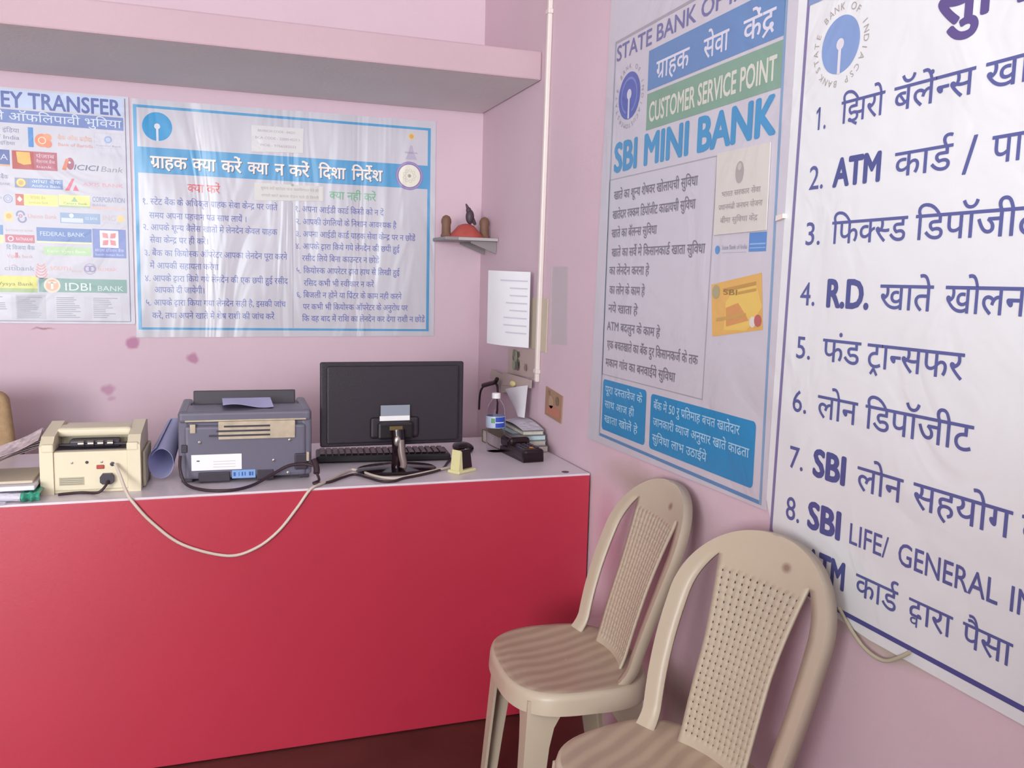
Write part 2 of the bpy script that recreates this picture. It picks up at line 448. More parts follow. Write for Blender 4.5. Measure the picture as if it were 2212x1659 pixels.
# ------------------------------------------------------------------ room
XL, YF, ZC = -4.2, -8.5, 3.0
b = MB(); b.box((XL-.1, YF-.1, -.1), (.1, .1, 0), M_FLOOR); struct('floor', b)
b = MB(); b.box((XL-.1, YF-.1, ZC), (.1, .1, ZC+.1), M_CEIL); struct('ceiling', b)
b = MB(); b.box((XL-.1, 0, 0), (.1, .1, ZC), M_BACK); struct('wall_back', b)
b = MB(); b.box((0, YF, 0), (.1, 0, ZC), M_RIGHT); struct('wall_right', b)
b = MB(); b.box((XL-.1, YF, 0), (XL, -7.3, ZC), M_PLAIN); b.box((XL-.1, -5.3, 0), (XL, 0, ZC), M_PLAIN); b.box((XL-.1, -7.3, 0), (XL, -5.3, .95), M_PLAIN); b.box((XL-.1, -7.3, 2.25), (XL, -5.3, ZC), M_PLAIN); struct('wall_left', b)
# front wall behind the viewer with the open shopfront
b = MB(); b.box((XL-.1, YF-.1, 0), (-3.9, YF, ZC), M_PLAIN); b.box((-.9, YF-.1, 0), (.1, YF, ZC), M_PLAIN); b.box((-3.9, YF-.1, 2.45), (-.9, YF, ZC), M_PLAIN)
struct('wall_front', b)
# unseen half-height blocker behind the viewer, added to shade the low right wall
b = MB(); b.box((-1.9, -4.32, 0), (0, -4.2, 1.30), M_BROWN, bev=.005); struct('wall_shade_blocker', b)
# loft slab along the back wall
b = MB(); b.box((XL, -.69, 2.05), (0, 0, 2.148), M_SLAB, bev=.006); k = b.mi(mat('slab_underside_pale', '#E4DEDC', .7, var=.03, vscale=3, bump=.06, bscale=60))  # underside faces take a paler, greyer colour than the slab front
for i, f in enumerate(b.f):
    if all(b.v[j][2] < 2.0501 for j in f): b.m[i] = k
struct('trim_1', b)

# ------------------------------------------------------------------ money transfer poster (left, cut by the frame)
P = Sheet('back')
P.sheet([(-2.35, 1.15), (-1.385, 1.147), (-1.388, 1.995), (-2.35, 1.992)], '#C9C4D0')
NV = '#5A66A6'
P.rect(-1.4025, 1.158, -1.3995, 1.988, '#6A6488', 1); P.rect(-2.35, 1.155, -1.40, 1.158, '#8E86A0', 1)
P.rect(-2.35, 1.925, -1.406, 1.987, '#C2CBE6', 1)
P.text('MONEY TRANSFER', -1.968, 1.925, .551, .054, NV, .024)
P.rect(-2.35, 1.870, -1.408, 1.917, '#6E80B8', 1)
P.text('आपके सोनवाला सावला पेसे ऑफलिपावी भुविया', -2.34, 1.879, .925, .026, '#D2D6EA', 0)
def cell(u0, v0, u1, v1, col, txt=None, tcol='#E9E6F0', h=None, bold=0, pad=.006, lay=1):
    if col: P.rect(u0, v0, u1, v1, col, lay)
    if txt: P.text(txt, u0+pad, (v0+v1)/2-(h or (v1-v0)*.4)/2, u1-u0-2*pad, h or (v1-v0)*.4, tcol, bold, lay+1)
# row 1
P.text('बैंक ऑफ इंडिया', -1.90, 1.836, .145, .014, '#75759A'); P.text('Bank of India', -1.90, 1.812, .145, .014, '#75759A'); P.text('बँक ऑफ इंडिया', -1.90, 1.792, .13, .01, '#75759A')
P.rect(-1.727, 1.789, -1.710, 1.859, '#4E86C8')
P.disc(-1.682, 1.815, .024, '#E08A66', 1); P.disc(-1.664, 1.826, .014, '#E0966F', 2); P.disc(-1.664, 1.804, .014, '#DC8263', 3); P.ring(-1.682, 1.815, .010, .013, '#F2D6C4', 4)
P.text('बैंक ऑफ बड़ौदा', -1.631, 1.822, .115, .014, '#DCA48A'); P.text('Bank of Baroda', -1.631, 1.800, .117, .011, '#D88E78')
P.frame(-1.509, 1.802, -1.414, 1.857, .001, '#B9B4C8'); P.ring(-1.462, 1.834, .008, .013, '#8AA0CC', 2); P.face([(-1.470, 1.826), (-1.454, 1.826), (-1.462, 1.842)], '#A9B6DA', 3); P.text('Central Bank', -1.505, 1.808, .088, .006, '#9A9AB8')
# row 2
cell(-1.90, 1.722, -1.789, 1.774, '#5563A0', 'DENA', '#C2C6E4', .02); P.rect(-1.90, 1.716, -1.789, 1.722, '#D8A27A')
P.rect(-1.782, 1.708, -1.635, 1.774, '#B25A6E'); P.rect(-1.780, 1.708, -1.712, 1.772, '#B0403E', 2); P.face([(-1.768, 1.77), (-1.724, 1.77), (-1.720, 1.728), (-1.745, 1.724), (-1.764, 1.732)], '#E2B25A', 3)
P.text('पंजाब', -1.704, 1.752, .06, .012, '#E2C2CE', lay=3); P.text('नैशनल बैंक', -1.704, 1.733, .062, .010, '#E2C2CE', lay=3); P.text('bank', -1.704, 1.716, .05, .009, '#E2C2CE', lay=3)
P.disc(-1.592, 1.738, .013, '#A4506C', 2, ry=.022); P.face([(-1.62, 1.715), (-1.607, 1.713), (-1.596, 1.755), (-1.606, 1.756)], '#D87A5A', 3); P.disc(-1.594, 1.742, .004, '#E9E2E6', 4)
P.text('ICICI', -1.583, 1.717, .085, .019, '#6A6C88', .012, T=lambda p: (p[0]+(p[1]-1.717)*.25, p[1])); P.text('Bank', -1.492, 1.716, .077, .019, '#9592A4', T=lambda p: (p[0]+(p[1]-1.717)*.25, p[1]))
# row 3
cell(-1.90, 1.665, -1.79, 1.69, None, 'इलाहाबाद बैंक', '#7A7A9C', .014); P.text('ALLAHABAD BANK', -1.90, 1.648, .11, .009, '#9292AC')
P.rect(-1.776, 1.642, -1.619, 1.677, '#7C92C2'); P.rect(-1.776, 1.642, -1.730, 1.677, '#8A8EAA', 2); P.disc(-1.756, 1.660, .015, '#E0C87A', 3); P.disc(-1.756, 1.660, .008, '#CDA45E', 4)
P.text('आंध्रा बैंक', -1.722, 1.661, .096, .011, '#DCE0F0', lay=3); P.text('Andhra Bank', -1.722, 1.647, .096, .009, '#DCE0F0', lay=3)
P.face([(-1.612, 1.640), (-1.598, 1.640), (-1.580, 1.684), (-1.588, 1.684)], '#D66880', 2); P.face([(-1.586, 1.640), (-1.566, 1.640), (-1.577, 1.662)], '#D66880', 2)
P.text('AXIS BANK', -1.552, 1.660, .138, .013, '#DDA2AE', .008)
# row 4
P.ring(-1.800, 1.600, .012, .015, '#8C98C2', 1); P.ring(-1.800, 1.600, .006, .008, '#8C98C2', 1); P.text('CORP', -1.88, 1.594, .06, .012, '#A0A4C0')
P.rect(-1.776, 1.578, -1.749, 1.619, '#C56A64'); P.face([(-1.771, 1.600), (-1.7625, 1.590), (-1.754, 1.600), (-1.7625, 1.612)], '#EBD8D0', 2)
P.rect(-1.749, 1.580, -1.637, 1.620, '#ECE38C'); P.text('सिंडिकेट बैंक', -1.728, 1.603, .05, .009, '#B8A870'); P.text('Syndicate Bank', -1.735, 1.587, .065, .009, '#B8A870')
P.rect(-1.634, 1.584, -1.530, 1.624, '#E9E398'); P.rect(-1.634, 1.579, -1.530, 1.586, '#A9BEA0', 2); P.face([(-1.594, 1.600), (-1.582, 1.618), (-1.570, 1.600)], '#9BBE9C', 2); P.text('Canara Bank', -1.62, 1.590, .08, .008, '#8CA68C', lay=3)
P.text('CORPORATION', -1.522, 1.604, .112, .018, '#8E92B8', .012); P.text('BANK', -1.522, 1.588, .05, .008, '#A8A6BE'); P.rect(-1.528, 1.578, -1.411, 1.584, '#E6BCB4')
# row 5
P.rect(-1.815, 1.520, -1.786, 1.553, '#EBCB92'); P.disc(-1.800, 1.538, .009, '#E2A85E', 2)
P.ring(-1.762, 1.545, .009, .015, '#8A8AB2', 1, a0=-.2, a1=PI*1.15); P.ring(-1.757, 1.530, .009, .015, '#8A8AB2', 1, a0=PI*.9, a1=2*PI+.6); P.ring(-1.762, 1.540, .003, .0065, '#C0849C', 2)
P.text('Union Bank', -1.739, 1.534, .096, .015, '#D3A2A4')
P.rect(-1.632, 1.521, -1.497, 1.559, '#93A6C6'); P.rect(-1.628, 1.524, -1.555, 1.540, '#CDD3E0', 2); P.disc(-1.594, 1.549, .008, '#D3D9E8', 2); P.text('YES BANK', -1.55, 1.536, .045, .010, '#D3D9E8', lay=3)
P.text('ING', -1.490, 1.536, .048, .020, '#C9B8C0', .008); P.disc(-1.426, 1.545, .013, '#ECC894', 1); P.text('VYSYA', -1.49, 1.524, .06, .006, '#C9B8C0')
# row 6
P.rect(-1.90, 1.47, -1.820, 1.505, '#6A8CC0'); P.rect(-1.90, 1.44, -1.820, 1.468, '#E8E6A0')
P.text('RATNAKAR BANK', -1.812, 1.484, .09, .007, '#B8A8B0'); P.rect(-1.815, 1.443, -1.719, 1.472, '#C06A7C'); P.disc(-1.797, 1.457, .010, '#E6CCD4', 2); P.disc(-1.797, 1.457, .006, '#C06A7C', 3); P.text('RATNAKAR', -1.78, 1.451, .056, .011, '#E8D2DA', lay=2)
P.rect(-1.712, 1.452, -1.528, 1.502, '#6E84BC'); P.text('FEDERAL BANK', -1.702, 1.472, .150, .015, '#C6D0EA', .006)
P.rect(-1.712, 1.446, -1.528, 1.452, '#E6E0B4', 2); P.rect(-1.690, 1.402, -1.532, 1.433, '#B5CFA4'); P.text('Karur Vysya Bank', -1.68, 1.412, .13, .010, '#DCE8D4')
P.text('जे &', -1.712, 1.41, .02, .01, '#C0C8C0')
P.rect(-1.525, 1.397, -1.410, 1.504, '#7C86C2'); P.rect(-1.500, 1.435, -1.436, 1.499, '#E6E0EA', 2)
for a in range(4):
    w = a*PI/2+PI/4; q = lambda r, t: (-1.468+r*math.cos(w+t), 1.467+r*math.sin(w+t))
    P.face([q(.004, 0), q(.022, -.55), q(.033, 0), q(.022, .55)], '#DE8E92', 3)
P.disc(-1.468, 1.467, .006, '#F0DCDC', 4); P.text('साउथ इंडियन बैंक', -1.518, 1.420, .10, .009, '#C4CAE8', lay=2); P.text('South Indian Bank', -1.518, 1.405, .10, .008, '#C4CAE8', lay=2)
# row 7
P.text('दि विजया बैंक', -1.812, 1.418, .092, .013, '#7C8AA8', .01); P.text('Vijaya bank', -1.812, 1.388, .085, .012, '#C89A9E'); P.rect(-1.784, 1.389, -1.776, 1.407, '#C4707A', 3)
P.text('citibank', -1.822, 1.342, .098, .017, '#9092AE'); P.ring(-1.79, 1.352, .009, .011, '#C88892', 1, a0=.6, a1=PI-.6); P.rect(-1.86, 1.335, -1.842, 1.372, '#8C8CB0')
for k in range(5): P.ring(-1.702, 1.372-k*.009, .010+.002*k, .014+.002*k, '#DC9294', 1, a0=PI*1.1, a1=PI*1.95)
P.text('SOUTH', -1.672, 1.346, .070, .014, '#DDA6A4', .012); P.text('INDIAN', -1.60, 1.340, .035, .007, '#DDA6A4')
P.ring(-1.545, 1.354, .008, .012, '#9A92BC', 1); P.ring(-1.530, 1.354, .008, .012, '#9A92BC', 2); P.ring(-1.5375, 1.354, .018, .021, '#B59ABC', 3); P.text('kotak', -1.510, 1.348, .066, .015, '#DFA6A6')
# row 8
P.rect(-2.0, 1.277, -1.716, 1.322, '#D6D170'); P.rect(-2.0, 1.262, -1.716, 1.277, '#A4B884'); P.text('Karur Vysya Bank', -1.915, 1.287, .185, .012, '#8A8848', .006); 
P.rect(-1.711, 1.265, -1.411, 1.316, '#7FA09A'); P.disc(-1.667, 1.290, .028, '#E2CFC0', 2); P.disc(-1.667, 1.290, .021, '#DDAE94', 3); P.rect(-1.671, 1.276, -1.663, 1.300, '#F0E4DA', 4); P.rect(-1.681, 1.298, -1.653, 1.303, '#F0E4DA', 4)
P.text('IDBI', -1.627, 1.272, .095, .028, '#DCE6E6', .004); P.text('BANK', -1.515, 1.272, .092, .019, '#C8D6D4', .004)
# footer in small print
for c, u in enumerate((-2.05, -1.90, -1.785, -1.655, -1.53)):
    P.rect(u-.004, 1.162, u+.095, 1.254, ('#CFCBD6', '#CFCBD6', '#B9B5BE', '#CCC8D2', '#CDC9D4')[c])
    for k in range(11):
        P.rect(u, 1.170+k*.0073, u+random.uniform(.04, .085), 1.1728+k*.0073, '#9C98A8', 2)
# the top hem and left part outside the frame stay plain
P.make('bank_poster', 'white money transfer poster with rows of small coloured bank logos', 'poster')

# ------------------------------------------------------------------ rules banner (middle of the back wall)
CREASED[0] = True
P = Sheet('back')
SH = [(-1.382, 1.096), (-.203, 1.104), (-.207, 2.000), (-1.379, 1.992)]
P.sheet(SH, '#C9C4CE')
BL = '#5B9CCB'; NB = '#6C70AE'
P.face([(-1.371, 1.126), (-.227, 1.124), (-.227, 1.133), (-1.371, 1.135)], BL); P.face([(-1.371, 1.961), (-.232, 1.961), (-.232, 1.971), (-1.371, 1.971)], BL)
P.face([(-1.374, 1.126), (-1.362, 1.126), (-1.362, 1.971), (-1.374, 1.971)], BL, 2); P.face([(-.239, 1.124), (-.227, 1.124), (-.229, 1.971), (-.241, 1.971)], BL, 2)
P.keyhole(-1.2905, 1.895, .053, '#3F96CC', '#DAD8E2')
P.rect(-1.374, 1.721, -.229, 1.817, BL, 3)
for s, u, w in [('ग्राहक', -1.317, .129), ('क्या', -1.166, .082), ('करें', -1.061, .073), ('क्या', -.963, .077), ('न', -.860, .034), ('करें', -.805, .077), ('दिशा', -.689, .106), ('निर्देश', -.556, .124)]:
    P.text(s, u+.0025, 1.7395, w, .042, '#5A5670', .022, 4); P.text(s, u, 1.742, w, .042, '#EEE4DE', .022, 5)
P.disc(-.318, 1.771, .058, '#8274A8', 4); P.ring(-.318, 1.771, .050, .056, '#A48CC0', 5); P.disc(-.318, 1.771, .046, '#E6DFD2', 6)
for k in range(9): P.ring(-.318+.022*math.cos(k*.7), 1.771+.022*math.sin(k*.7), .005, .0065, '#C3B8A8', 7, 12)
P.disc(-.318, 1.771, .007, '#A79A92', 7)
for k in range(16):
    a = k*PI/8; P.face([(-.311+.006*math.cos(a-.3), 1.932+.006*math.sin(a-.3)), (-.311+.021*math.cos(a), 1.932+.021*math.sin(a)), (-.311+.006*math.cos(a+.3), 1.932+.006*math.sin(a+.3))], '#E6C98C', 2)
P.disc(-.311, 1.932, .009, '#DDA65E', 3)
P.face([(-.336, 1.838), (-.286, 1.838), (-.300, 1.866), (-.306, 1.895), (-.316, 1.895), (-.322, 1.866)], '#B9AEC4', 2)
P.text('FINANCIAL', -.338, 1.862, .055, .007, '#8A82A0', lay=3)
P.text('क्या करें', -1.187, 1.658, .119, .029, '#D4646C', .014); P.text('क्या नहीं करें', -.647, 1.660, .190, .029, '#7DB392', .014)
P.rect(-.794, 1.136, -.792, 1.638, '#9C98AC')
rows = [('१. स्टेट बैंक के अधिकृत ग्राहक सेवा केन्द्र पर जाते', -1.351, 1.615, .499), ('समय अपना पहचान पत्र साथ लायें ।', -1.326, 1.563, .358),
 ('२. आपके शून्य बैलेंस खातों में लेनदेन केवल ग्राहक', -1.351, 1.518, .498), ('सेवा केन्द्र पर ही करें।', -1.326, 1.471, .213),
 ('३. बैंक का कियोस्क ऑपरेटर आपका लेनदेन पूरा करने', -1.348, 1.421, .533), ('में आपकी सहायता करेगा', -1.328, 1.373, .250),
 ('४. आपके द्वारा किये गये लेनदेन की एक छपी हुई रसीद', -1.348, 1.324, .535), ('आपको दी जायेगी।', -1.314, 1.280, .184),
 ('५. आपके द्वारा किया गया लेनदेन सही है, इसकी जांच', -1.347, 1.231, .525), ('करें, तथा अपने खाते में शेष राशी की जांच करें', -1.324, 1.181, .457),
 ('१. अपना आईडी कार्ड किसी को न दें', -.785, 1.614, .360), ('२. आपकी उंगलियों के निशान आवश्यक है', -.782, 1.564, .411),
 ('३. अपना आईडी कार्ड ग्राहक सेवा केन्द्र पर न छोडें', -.782, 1.515, .492), ('४. आपके द्वारा किये गये लेनदेन की छपी हुई', -.783, 1.466, .426),
 ('रसीद लिये बिना काउन्टर न छोडें', -.756, 1.418, .313), ('५. कियोस्क आपरेटर द्वारा हाथ से लिखी हुई', -.780, 1.369, .424),
 ('रसिद कभी भी स्वीकार न करें', -.750, 1.318, .286), ('६. बिजली न होने या प्रिंटर के काम नही करने', -.781, 1.270, .435),
 ('पर कभी भी कियोस्क ऑपरेटर के अनुरोध पर', -.754, 1.222, .434), ('कि वह बाद में राशि का लेनदेन कर देगा राशी न छोडें', -.757, 1.174, .512)]
for s, u, v, w in rows: P.text(s, u, v-.011, w, .0215, NB, .008)
banner_rules = P.make('rules_banner', 'white vinyl banner with blue headline strip and two columns of Hindi rules', 'banner')
CREASED[0] = False
# paper notes taped over the banner
P = Sheet('back', .0068)
P.sheet([(-.949, 1.826), (-.751, 1.834), (-.748, 1.929), (-.948, 1.928)], '#D8D2D4', .0056)
for s, u, v, w in [('BRANCH CODE - 04521', -.925, 1.905, .145), ('BCA CODE - 2200145213', -.935, 1.878, .172), ('MOB - 9766582033', -.915, 1.850, .138)]: P.text(s, u, v, w, .009, '#A9A3AC')
P.make('taped_note', 'small white typed note taped above the banner headline strip', 'note')
P = Sheet('back', .0068)
P.sheet([(-.940, 1.639), (-.671, 1.649), (-.671, 1.707), (-.939, 1.708)], '#D6D0CE', .0056)
P.text('सुचना सर्व खातेदार यांना कळविण्यात येते की', -.915, 1.684, .225, .009, '#B0A8A8'); P.text('आपले खाते क्रमांक घेऊन यावे ही विनंती', -.915, 1.656, .225, .009, '#B0A8A8')
P.disc(-.793, 1.706, .005, '#9AA89C', 3)
P.make('taped_note', 'pale paper strip taped just below the banner headline strip', 'note')

# ------------------------------------------------------------------ tall banner on the right wall
P = Sheet('right')
P.sheet([(1.197, .866), (2.1225, .876), (2.1340, 2.34), (1.262, 2.34)], '#C6C0CC')
GB = '#7F93AE'; K = '#77707F'; SB = '#4A8FC0'
P.face([(1.276, .889), (2.106, .883), (2.106, .892), (1.276, .898)], '#5C86B4')
P.face([(1.276, .889), (1.284, .889), (1.300, 2.03), (1.292, 2.03)], '#9AA2B4', 2); P.face([(2.100, .883), (2.108, .883), (2.096, 2.03), (2.088, 2.03)], '#7F9CC0', 2)
P.rect(1.293, 2.028, 2.094, 2.036, '#A09AA8', 1)
P.text('STATE BANK OF INDIA', 1.304, 1.978, .775, .041, '#6D6FA0', .018)
P.rect(1.503, 1.860, 2.090, 1.963, '#6487B8', 2)
for s, u, w in [('ग्राहक', 1.549, .165), ('सेवा', 1.781, .105), ('केंद्र', 1.944, .115)]: P.text(s, u, 1.880, w, .044, '#D6D2E2', .012, 3)
P.rect(1.503, 1.757, 2.090, 1.852, '#7F9F90', 2)
P.text('CUSTOMER SERVICE POINT', 1.517, 1.777, .556, .049, '#D0CFC6', .022, 3)
P.disc(1.395, 1.868, .066, '#5A68AE', 2, ry=.064); P.ring(1.395, 1.868, .044, .050, '#7C86C2', 3, a0=-1.2, a1=PI+1.2); P.disc(1.395, 1.872, .014, '#C9C8DA', 3); P.rect(1.390, 1.806, 1.400, 1.868, '#C9C8DA', 3.5)
P.arc_text('STATE BANK OF INDIA', 1.395, 1.868, .074, PI*1.25, -PI*.25, .013, '#9490A4')
P.arc_text('CUSTOMER', 1.395, 1.868, .076, PI*1.75, PI*1.25, .012, '#9490A4')
P.text('SBI MINI BANK', 1.313, 1.668, .765, .077, SB, .042)
for a, b_, c, d in [(1.287, 1.646, 1.863, 1.649), (1.286, 1.076, 1.852, 1.079)]: P.rect(a, b_, c, d, '#A39DA8')
P.face([(1.284, 1.076), (1.287, 1.076), (1.290, 1.648), (1.287, 1.648)], '#A39DA8', 2); P.face([(1.849, 1.076), (1.852, 1.076), (1.864, 1.648), (1.861, 1.648)], '#A39DA8', 2)
rows = [('खाते का शून्य शेषवर खोलायची सुविधा', 1.321, 1.611, .461), ('खातेदार रक्कम डिपॉजीट काढायची सुविधा', 1.317, 1.556, .459), ('खाते का बॅलन्स सुविधा', 1.315, 1.503, .272),
 ('खाते का सर्वे मे किसानकार्ड खाता सुविधा', 1.320, 1.448, .510), ('का लेनदेन करना हे', 1.309, 1.396, .245), ('का लोन के काम हे', 1.314, 1.340, .22), ('नये खाता हे', 1.312, 1.286, .185),
 ('ATM बदलुन के काम हे', 1.307, 1.234, .322), ('एक बचतखाते का बॅंक दुर किसानकर्ज के तक', 1.312, 1.180, .510), ('मकान गांव का बनवाईये सुविधा', 1.306, 1.126, .412)]
for s, u, v, w in rows: P.text(s, u, v-.022, w, .022, K, .018)
# printed account strip and the yellow card
P.disc(1.884, 1.432, .010, '#5A8CC4', 2); P.text('State Bank of India', 1.902, 1.432, .10, .010, '#8A8EA6'); P.rect(1.902, 1.424, 2.0, 1.4255, '#A8A6B4')
P.rect(2.009, 1.425, 2.072, 1.466, '#5B86C6', 2); P.rect(2.012, 1.440, 2.070, 1.443, '#8FB2DC', 3); P.rect(2.012, 1.432, 2.070, 1.434, '#8FB2DC', 3)
cu, cv = (1.866, 1.352), (2.062, 1.380); cb = (1.881, 1.231)
def card(s, t): return (cu[0]+(cv[0]-cu[0])*s+(cb[0]-cu[0])*t, cu[1]+(cv[1]-cu[1])*s+(cb[1]-cu[1])*t)
def cface(pts, col, lay): P.face([card(*p) for p in pts], col, lay)
cface([(0, 1), (1, 1), (1, 0), (0, 0)], '#D9A95E', 2)
cface([(.25, .9), (.7, .98), (1, .6), (.9, .2), (.5, .15), (.3, .4)], '#DFBB62', 3); cface([(.3, .85), (.75, .8), (.55, .45), (.3, .5)], '#CE9058', 4)
P.disc(*card(.10, .16), .016, '#A59C78', 4); cface([(.25, .20), (.9, .20), (.9, .13), (.25, .13)], '#B98F4E', 4); cface([(.55, .3), (.9, .3), (.9, .25), (.55, .25)], '#BD944F', 5)
P.disc(*card(.82, .84), .012, '#D8CFC8', 5); P.disc(*card(.92, .83), .013, '#B5605E', 6); cface([(.1, .72), (.7, .72), (.7, .66), (.1, .66)], '#C29A54', 5)
P.text('SBI', *card(.25, .24), .06, .012, '#8E6C3C', 0, 6)
def rounded(u0, v0, u1, v1, r, n=5):
    o = []
    for cx, cy, a in ((u1-r, v0+r, -PI/2), (u1-r, v1-r, 0), (u0+r, v1-r, PI/2), (u0+r, v0+r, PI)):
        for k in range(n+1): o.append((cx+r*math.cos(a+k*PI/2/n), cy+r*math.sin(a+k*PI/2/n)))
    return o
P.face(rounded(1.295, .912, 1.570, 1.064, .012), '#2F86BC', 2); P.face(rounded(1.596, .911, 2.073, 1.059, .012), '#2F86BC', 2)
for k, s in enumerate(['पूरा दस्तावेज के', 'साथ आज ही', 'खाता खोलें हे']): P.text(s, 1.312, 1.025-k*.044, (.235, .19, .215)[k], .020, '#A9CBE2', .01, 3)
for k, s in enumerate(['बॅंक में 50 रु प्रतिमाह बचत खातेदार', 'जानकारी ब्याज अनुसार खाते काढता', 'सुविधा लाभ उठाईये']): P.text(s, 1.613, 1.020-k*.044, (.40, .44, .27)[k], .020, '#A9CBE2', .01, 3)
P.make('tall_banner', 'tall white banner with green strip, big blue English letters and yellow card', 'banner')
P = Sheet('right', .0075)
P.sheet([(1.869, 1.466), (2.072, 1.469), (2.070, 1.650), (1.867, 1.652)], '#CFC8C4', .0056)
P.disc(1.963, 1.600, .016, '#A69E9E', 2, ry=.024); P.disc(1.963, 1.612, .008, '#BDB4B2', 3)
for s, u, v, w in [('भारत सरकार सेवा', 1.895, 1.551, .15), ('प्रधानमंत्री जनधन योजना', 1.885, 1.522, .17), ('बीमा सुविधा केंद्र', 1.895, 1.492, .145)]: P.text(s, u, v, w, .011, '#A0969A', .006)
P.make('paper_notice', 'cream paper notice with small crest stuck on the tall banner', 'notice')
b = MB(); b.prism([(-.004, -2.112, 1.485), (-.004, -2.135, 1.490), (-.004, -2.135, 1.499), (-.004, -2.112, 1.496)], (-.01, 0, 0), M_WHITEPVC)
tag(obj('banner_clip', b), 'little white clip on the tall banner edge beside the largest poster', 'clip')

# ------------------------------------------------------------------ large services poster
P = Sheet('right')
P.sheet([(2.124, .90), (2.20, .745), (2.45, .722), (3.75, .722), (3.75, 2.36), (2.135, 2.36)], '#DEDEE3')
NAVY = '#50558E'; NV2 = '#595E96'
P.face([(2.140, .744), (2.149, .744), (2.174, 2.2), (2.165, 2.2)], '#7E74A0', 1); P.rect(2.140, .742, 3.7, .751, '#4E4E8C', 2)
P.face([(2.166, 1.896), (3.65, 1.896), (3.65, 2.05), (2.169, 2.05)], '#7F95C0', 3)
P.keyhole(2.266, 1.800, .052, '#7F98C8', '#D8D4DE')
P.arc_text('STATE BANK OF INDIA', 2.266, 1.800, .062, PI*1.2, -PI*.2, .013, '#A69C98')
P.arc_text('CSP BANK', 2.266, 1.800, .064, PI*1.78, PI*1.22, .012, '#A69C98')
rows = [('1.', 2.207, 1.653, .034, .042, 0), ('झिरो', 2.281, 1.654, .110, .040, 0), ('बॅलेंन्स', 2.414, 1.654, .168, .040, 0), ('खाते', 2.602, 1.654, .119, .040, 0),
('2.', 2.199, 1.541, .046, .044, 0), ('ATM', 2.272, 1.541, .124, .049, .03), ('कार्ड', 2.427, 1.543, .123, .040, 0), ('/', 2.572, 1.533, .026, .056, 0), ('पासबुक', 2.625, 1.543, .19, .040, 0),
('3.', 2.197, 1.434, .050, .043, 0), ('फिक्स्ड', 2.277, 1.434, .189, .041, 0), ('डिपॉजीट', 2.485, 1.434, .234, .041, 0),
('4.', 2.195, 1.316, .048, .044, 0), ('R.D.', 2.272, 1.316, .117, .050, .03), ('खाते', 2.415, 1.317, .119, .042, 0), ('खोलना', 2.560, 1.317, .165, .042, 0),
('5.', 2.191, 1.210, .049, .043, 0), ('फंड', 2.273, 1.212, .103, .042, 0), ('ट्रान्सफर', 2.394, 1.212, .213, .042, 0),
('6.', 2.190, 1.102, .049, .043, 0), ('लोन', 2.269, 1.102, .110, .042, 0), ('डिपॉजीट', 2.400, 1.102, .236, .042, 0),
('7.', 2.191, .986, .049, .044, 0), ('SBI', 2.267, .986, .096, .051, .03), ('लोन', 2.391, .987, .111, .042, 0), ('सहयोग', 2.526, .988, .192, .042, 0), ('कर्ज', 2.735, .988, .12, .042, 0),
('8.', 2.191, .879, .048, .046, 0), ('SBI', 2.261, .880, .099, .051, .03), ('LIFE/', 2.379, .882, .101, .038, 0), ('GENERAL', 2.502, .882, .205, .038, .008), ('INSURANCE', 2.725, .882, .27, .038, .008),
('9.', 2.192, .785, .048, .046, 0), ('ATM', 2.268, .788, .111, .050, .03), ('कार्ड', 2.407, .794, .103, .038, 0), ('द्वारा', 2.536, .797, .092, .036, 0), ('पैसा', 2.649, .798, .090, .036, 0), ('निकालना', 2.765, .798, .2, .036, 0)]
for s, u, v, w, h, bo in rows: P.text(s, u, v, w, h, NAVY if bo > .02 else NV2, bo*1.4 or .008)
P.text('सुविधाएं', 2.496, 1.771, .34, .066, '#5E5088', .03)
big = P.make('services_poster', 'largest white poster on the side wall listing numbered services in navy', 'poster')

# ------------------------------------------------------------------ conduit, cable and papers on the right wall
t = thing('wall_conduit', 'white plastic conduit running down the side wall near the corner', 'conduit', (0, -.748, 1)); t.rotation_euler = (.022, 0, 0)
b = MB(); b.box((-.017, -.009, -.01), (-.0005, .009, 1.99), M_WHITEPVC, bev=.004); obj('pipe', b, t)
for z in (.02, 1.25, 1.55):
    b = MB(); b.box((-.0195, -.014, z), (-.0003, .014, z+.016), M_WHITEPVC, bev=.003); obj('clip', b, t)

b = MB()
def curl(s, t_):   # sheet hinged at the conduit, free side curling off the wall
    return (-.026-.10*s-.03*math.sin(s*PI)*.6, -.700+.185*s, 1.108+.273*t_+.004*s)
b.grid(lambda s, t_: curl(1-s, t_), 12, 6, M_PAPER, .0008)
for k in range(8):
    z = 1.345-k*.027; n = random.choice((.045, .06, .07)) if k else .09
    b.grid(lambda s, t_: tuple(Vector(curl(.04+(n+.02)/.2*(1-s), (z-1.108)/.273+t_*.018))+Vector((-.0012, -.0009, 0))), 6, 1, ink('#C3C0CE'))
o = obj('paper_sheet', b, smooth=True)
tag(o, 'bright white handwritten sheet hanging beside the white conduit', 'paper')
def flat(name, uv, m_, d0, d1, label, cat):
    b = MB(); A = [Vector((-d0, -u, v)) for u, v in uv]; b.prism(A, (-(d1-d0), 0, 0), m_); return tag(obj(name, b), label, cat)
flat('paper_card', [(.40, 1.285), (.70, 1.290), (.82, 1.29), (.815, 1.10), (.52, 1.11)], M_CREAMPAPER, .001, .004, 'cream card mostly hidden behind the bright white sheet', 'card')
flat('plastic_sleeve', [(.855, 1.135), (1.00, 1.142), (.985, 1.40), (.845, 1.40)], M_TRANS, .001, .003, 'greyish translucent sleeve on the wall right of the conduit', 'sleeve')
P = Sheet('right', .006)
P.sheet([(.418, .985), (.725, 1.000), (.725, 1.105), (.415, 1.085)], '#BCA79F', .001)
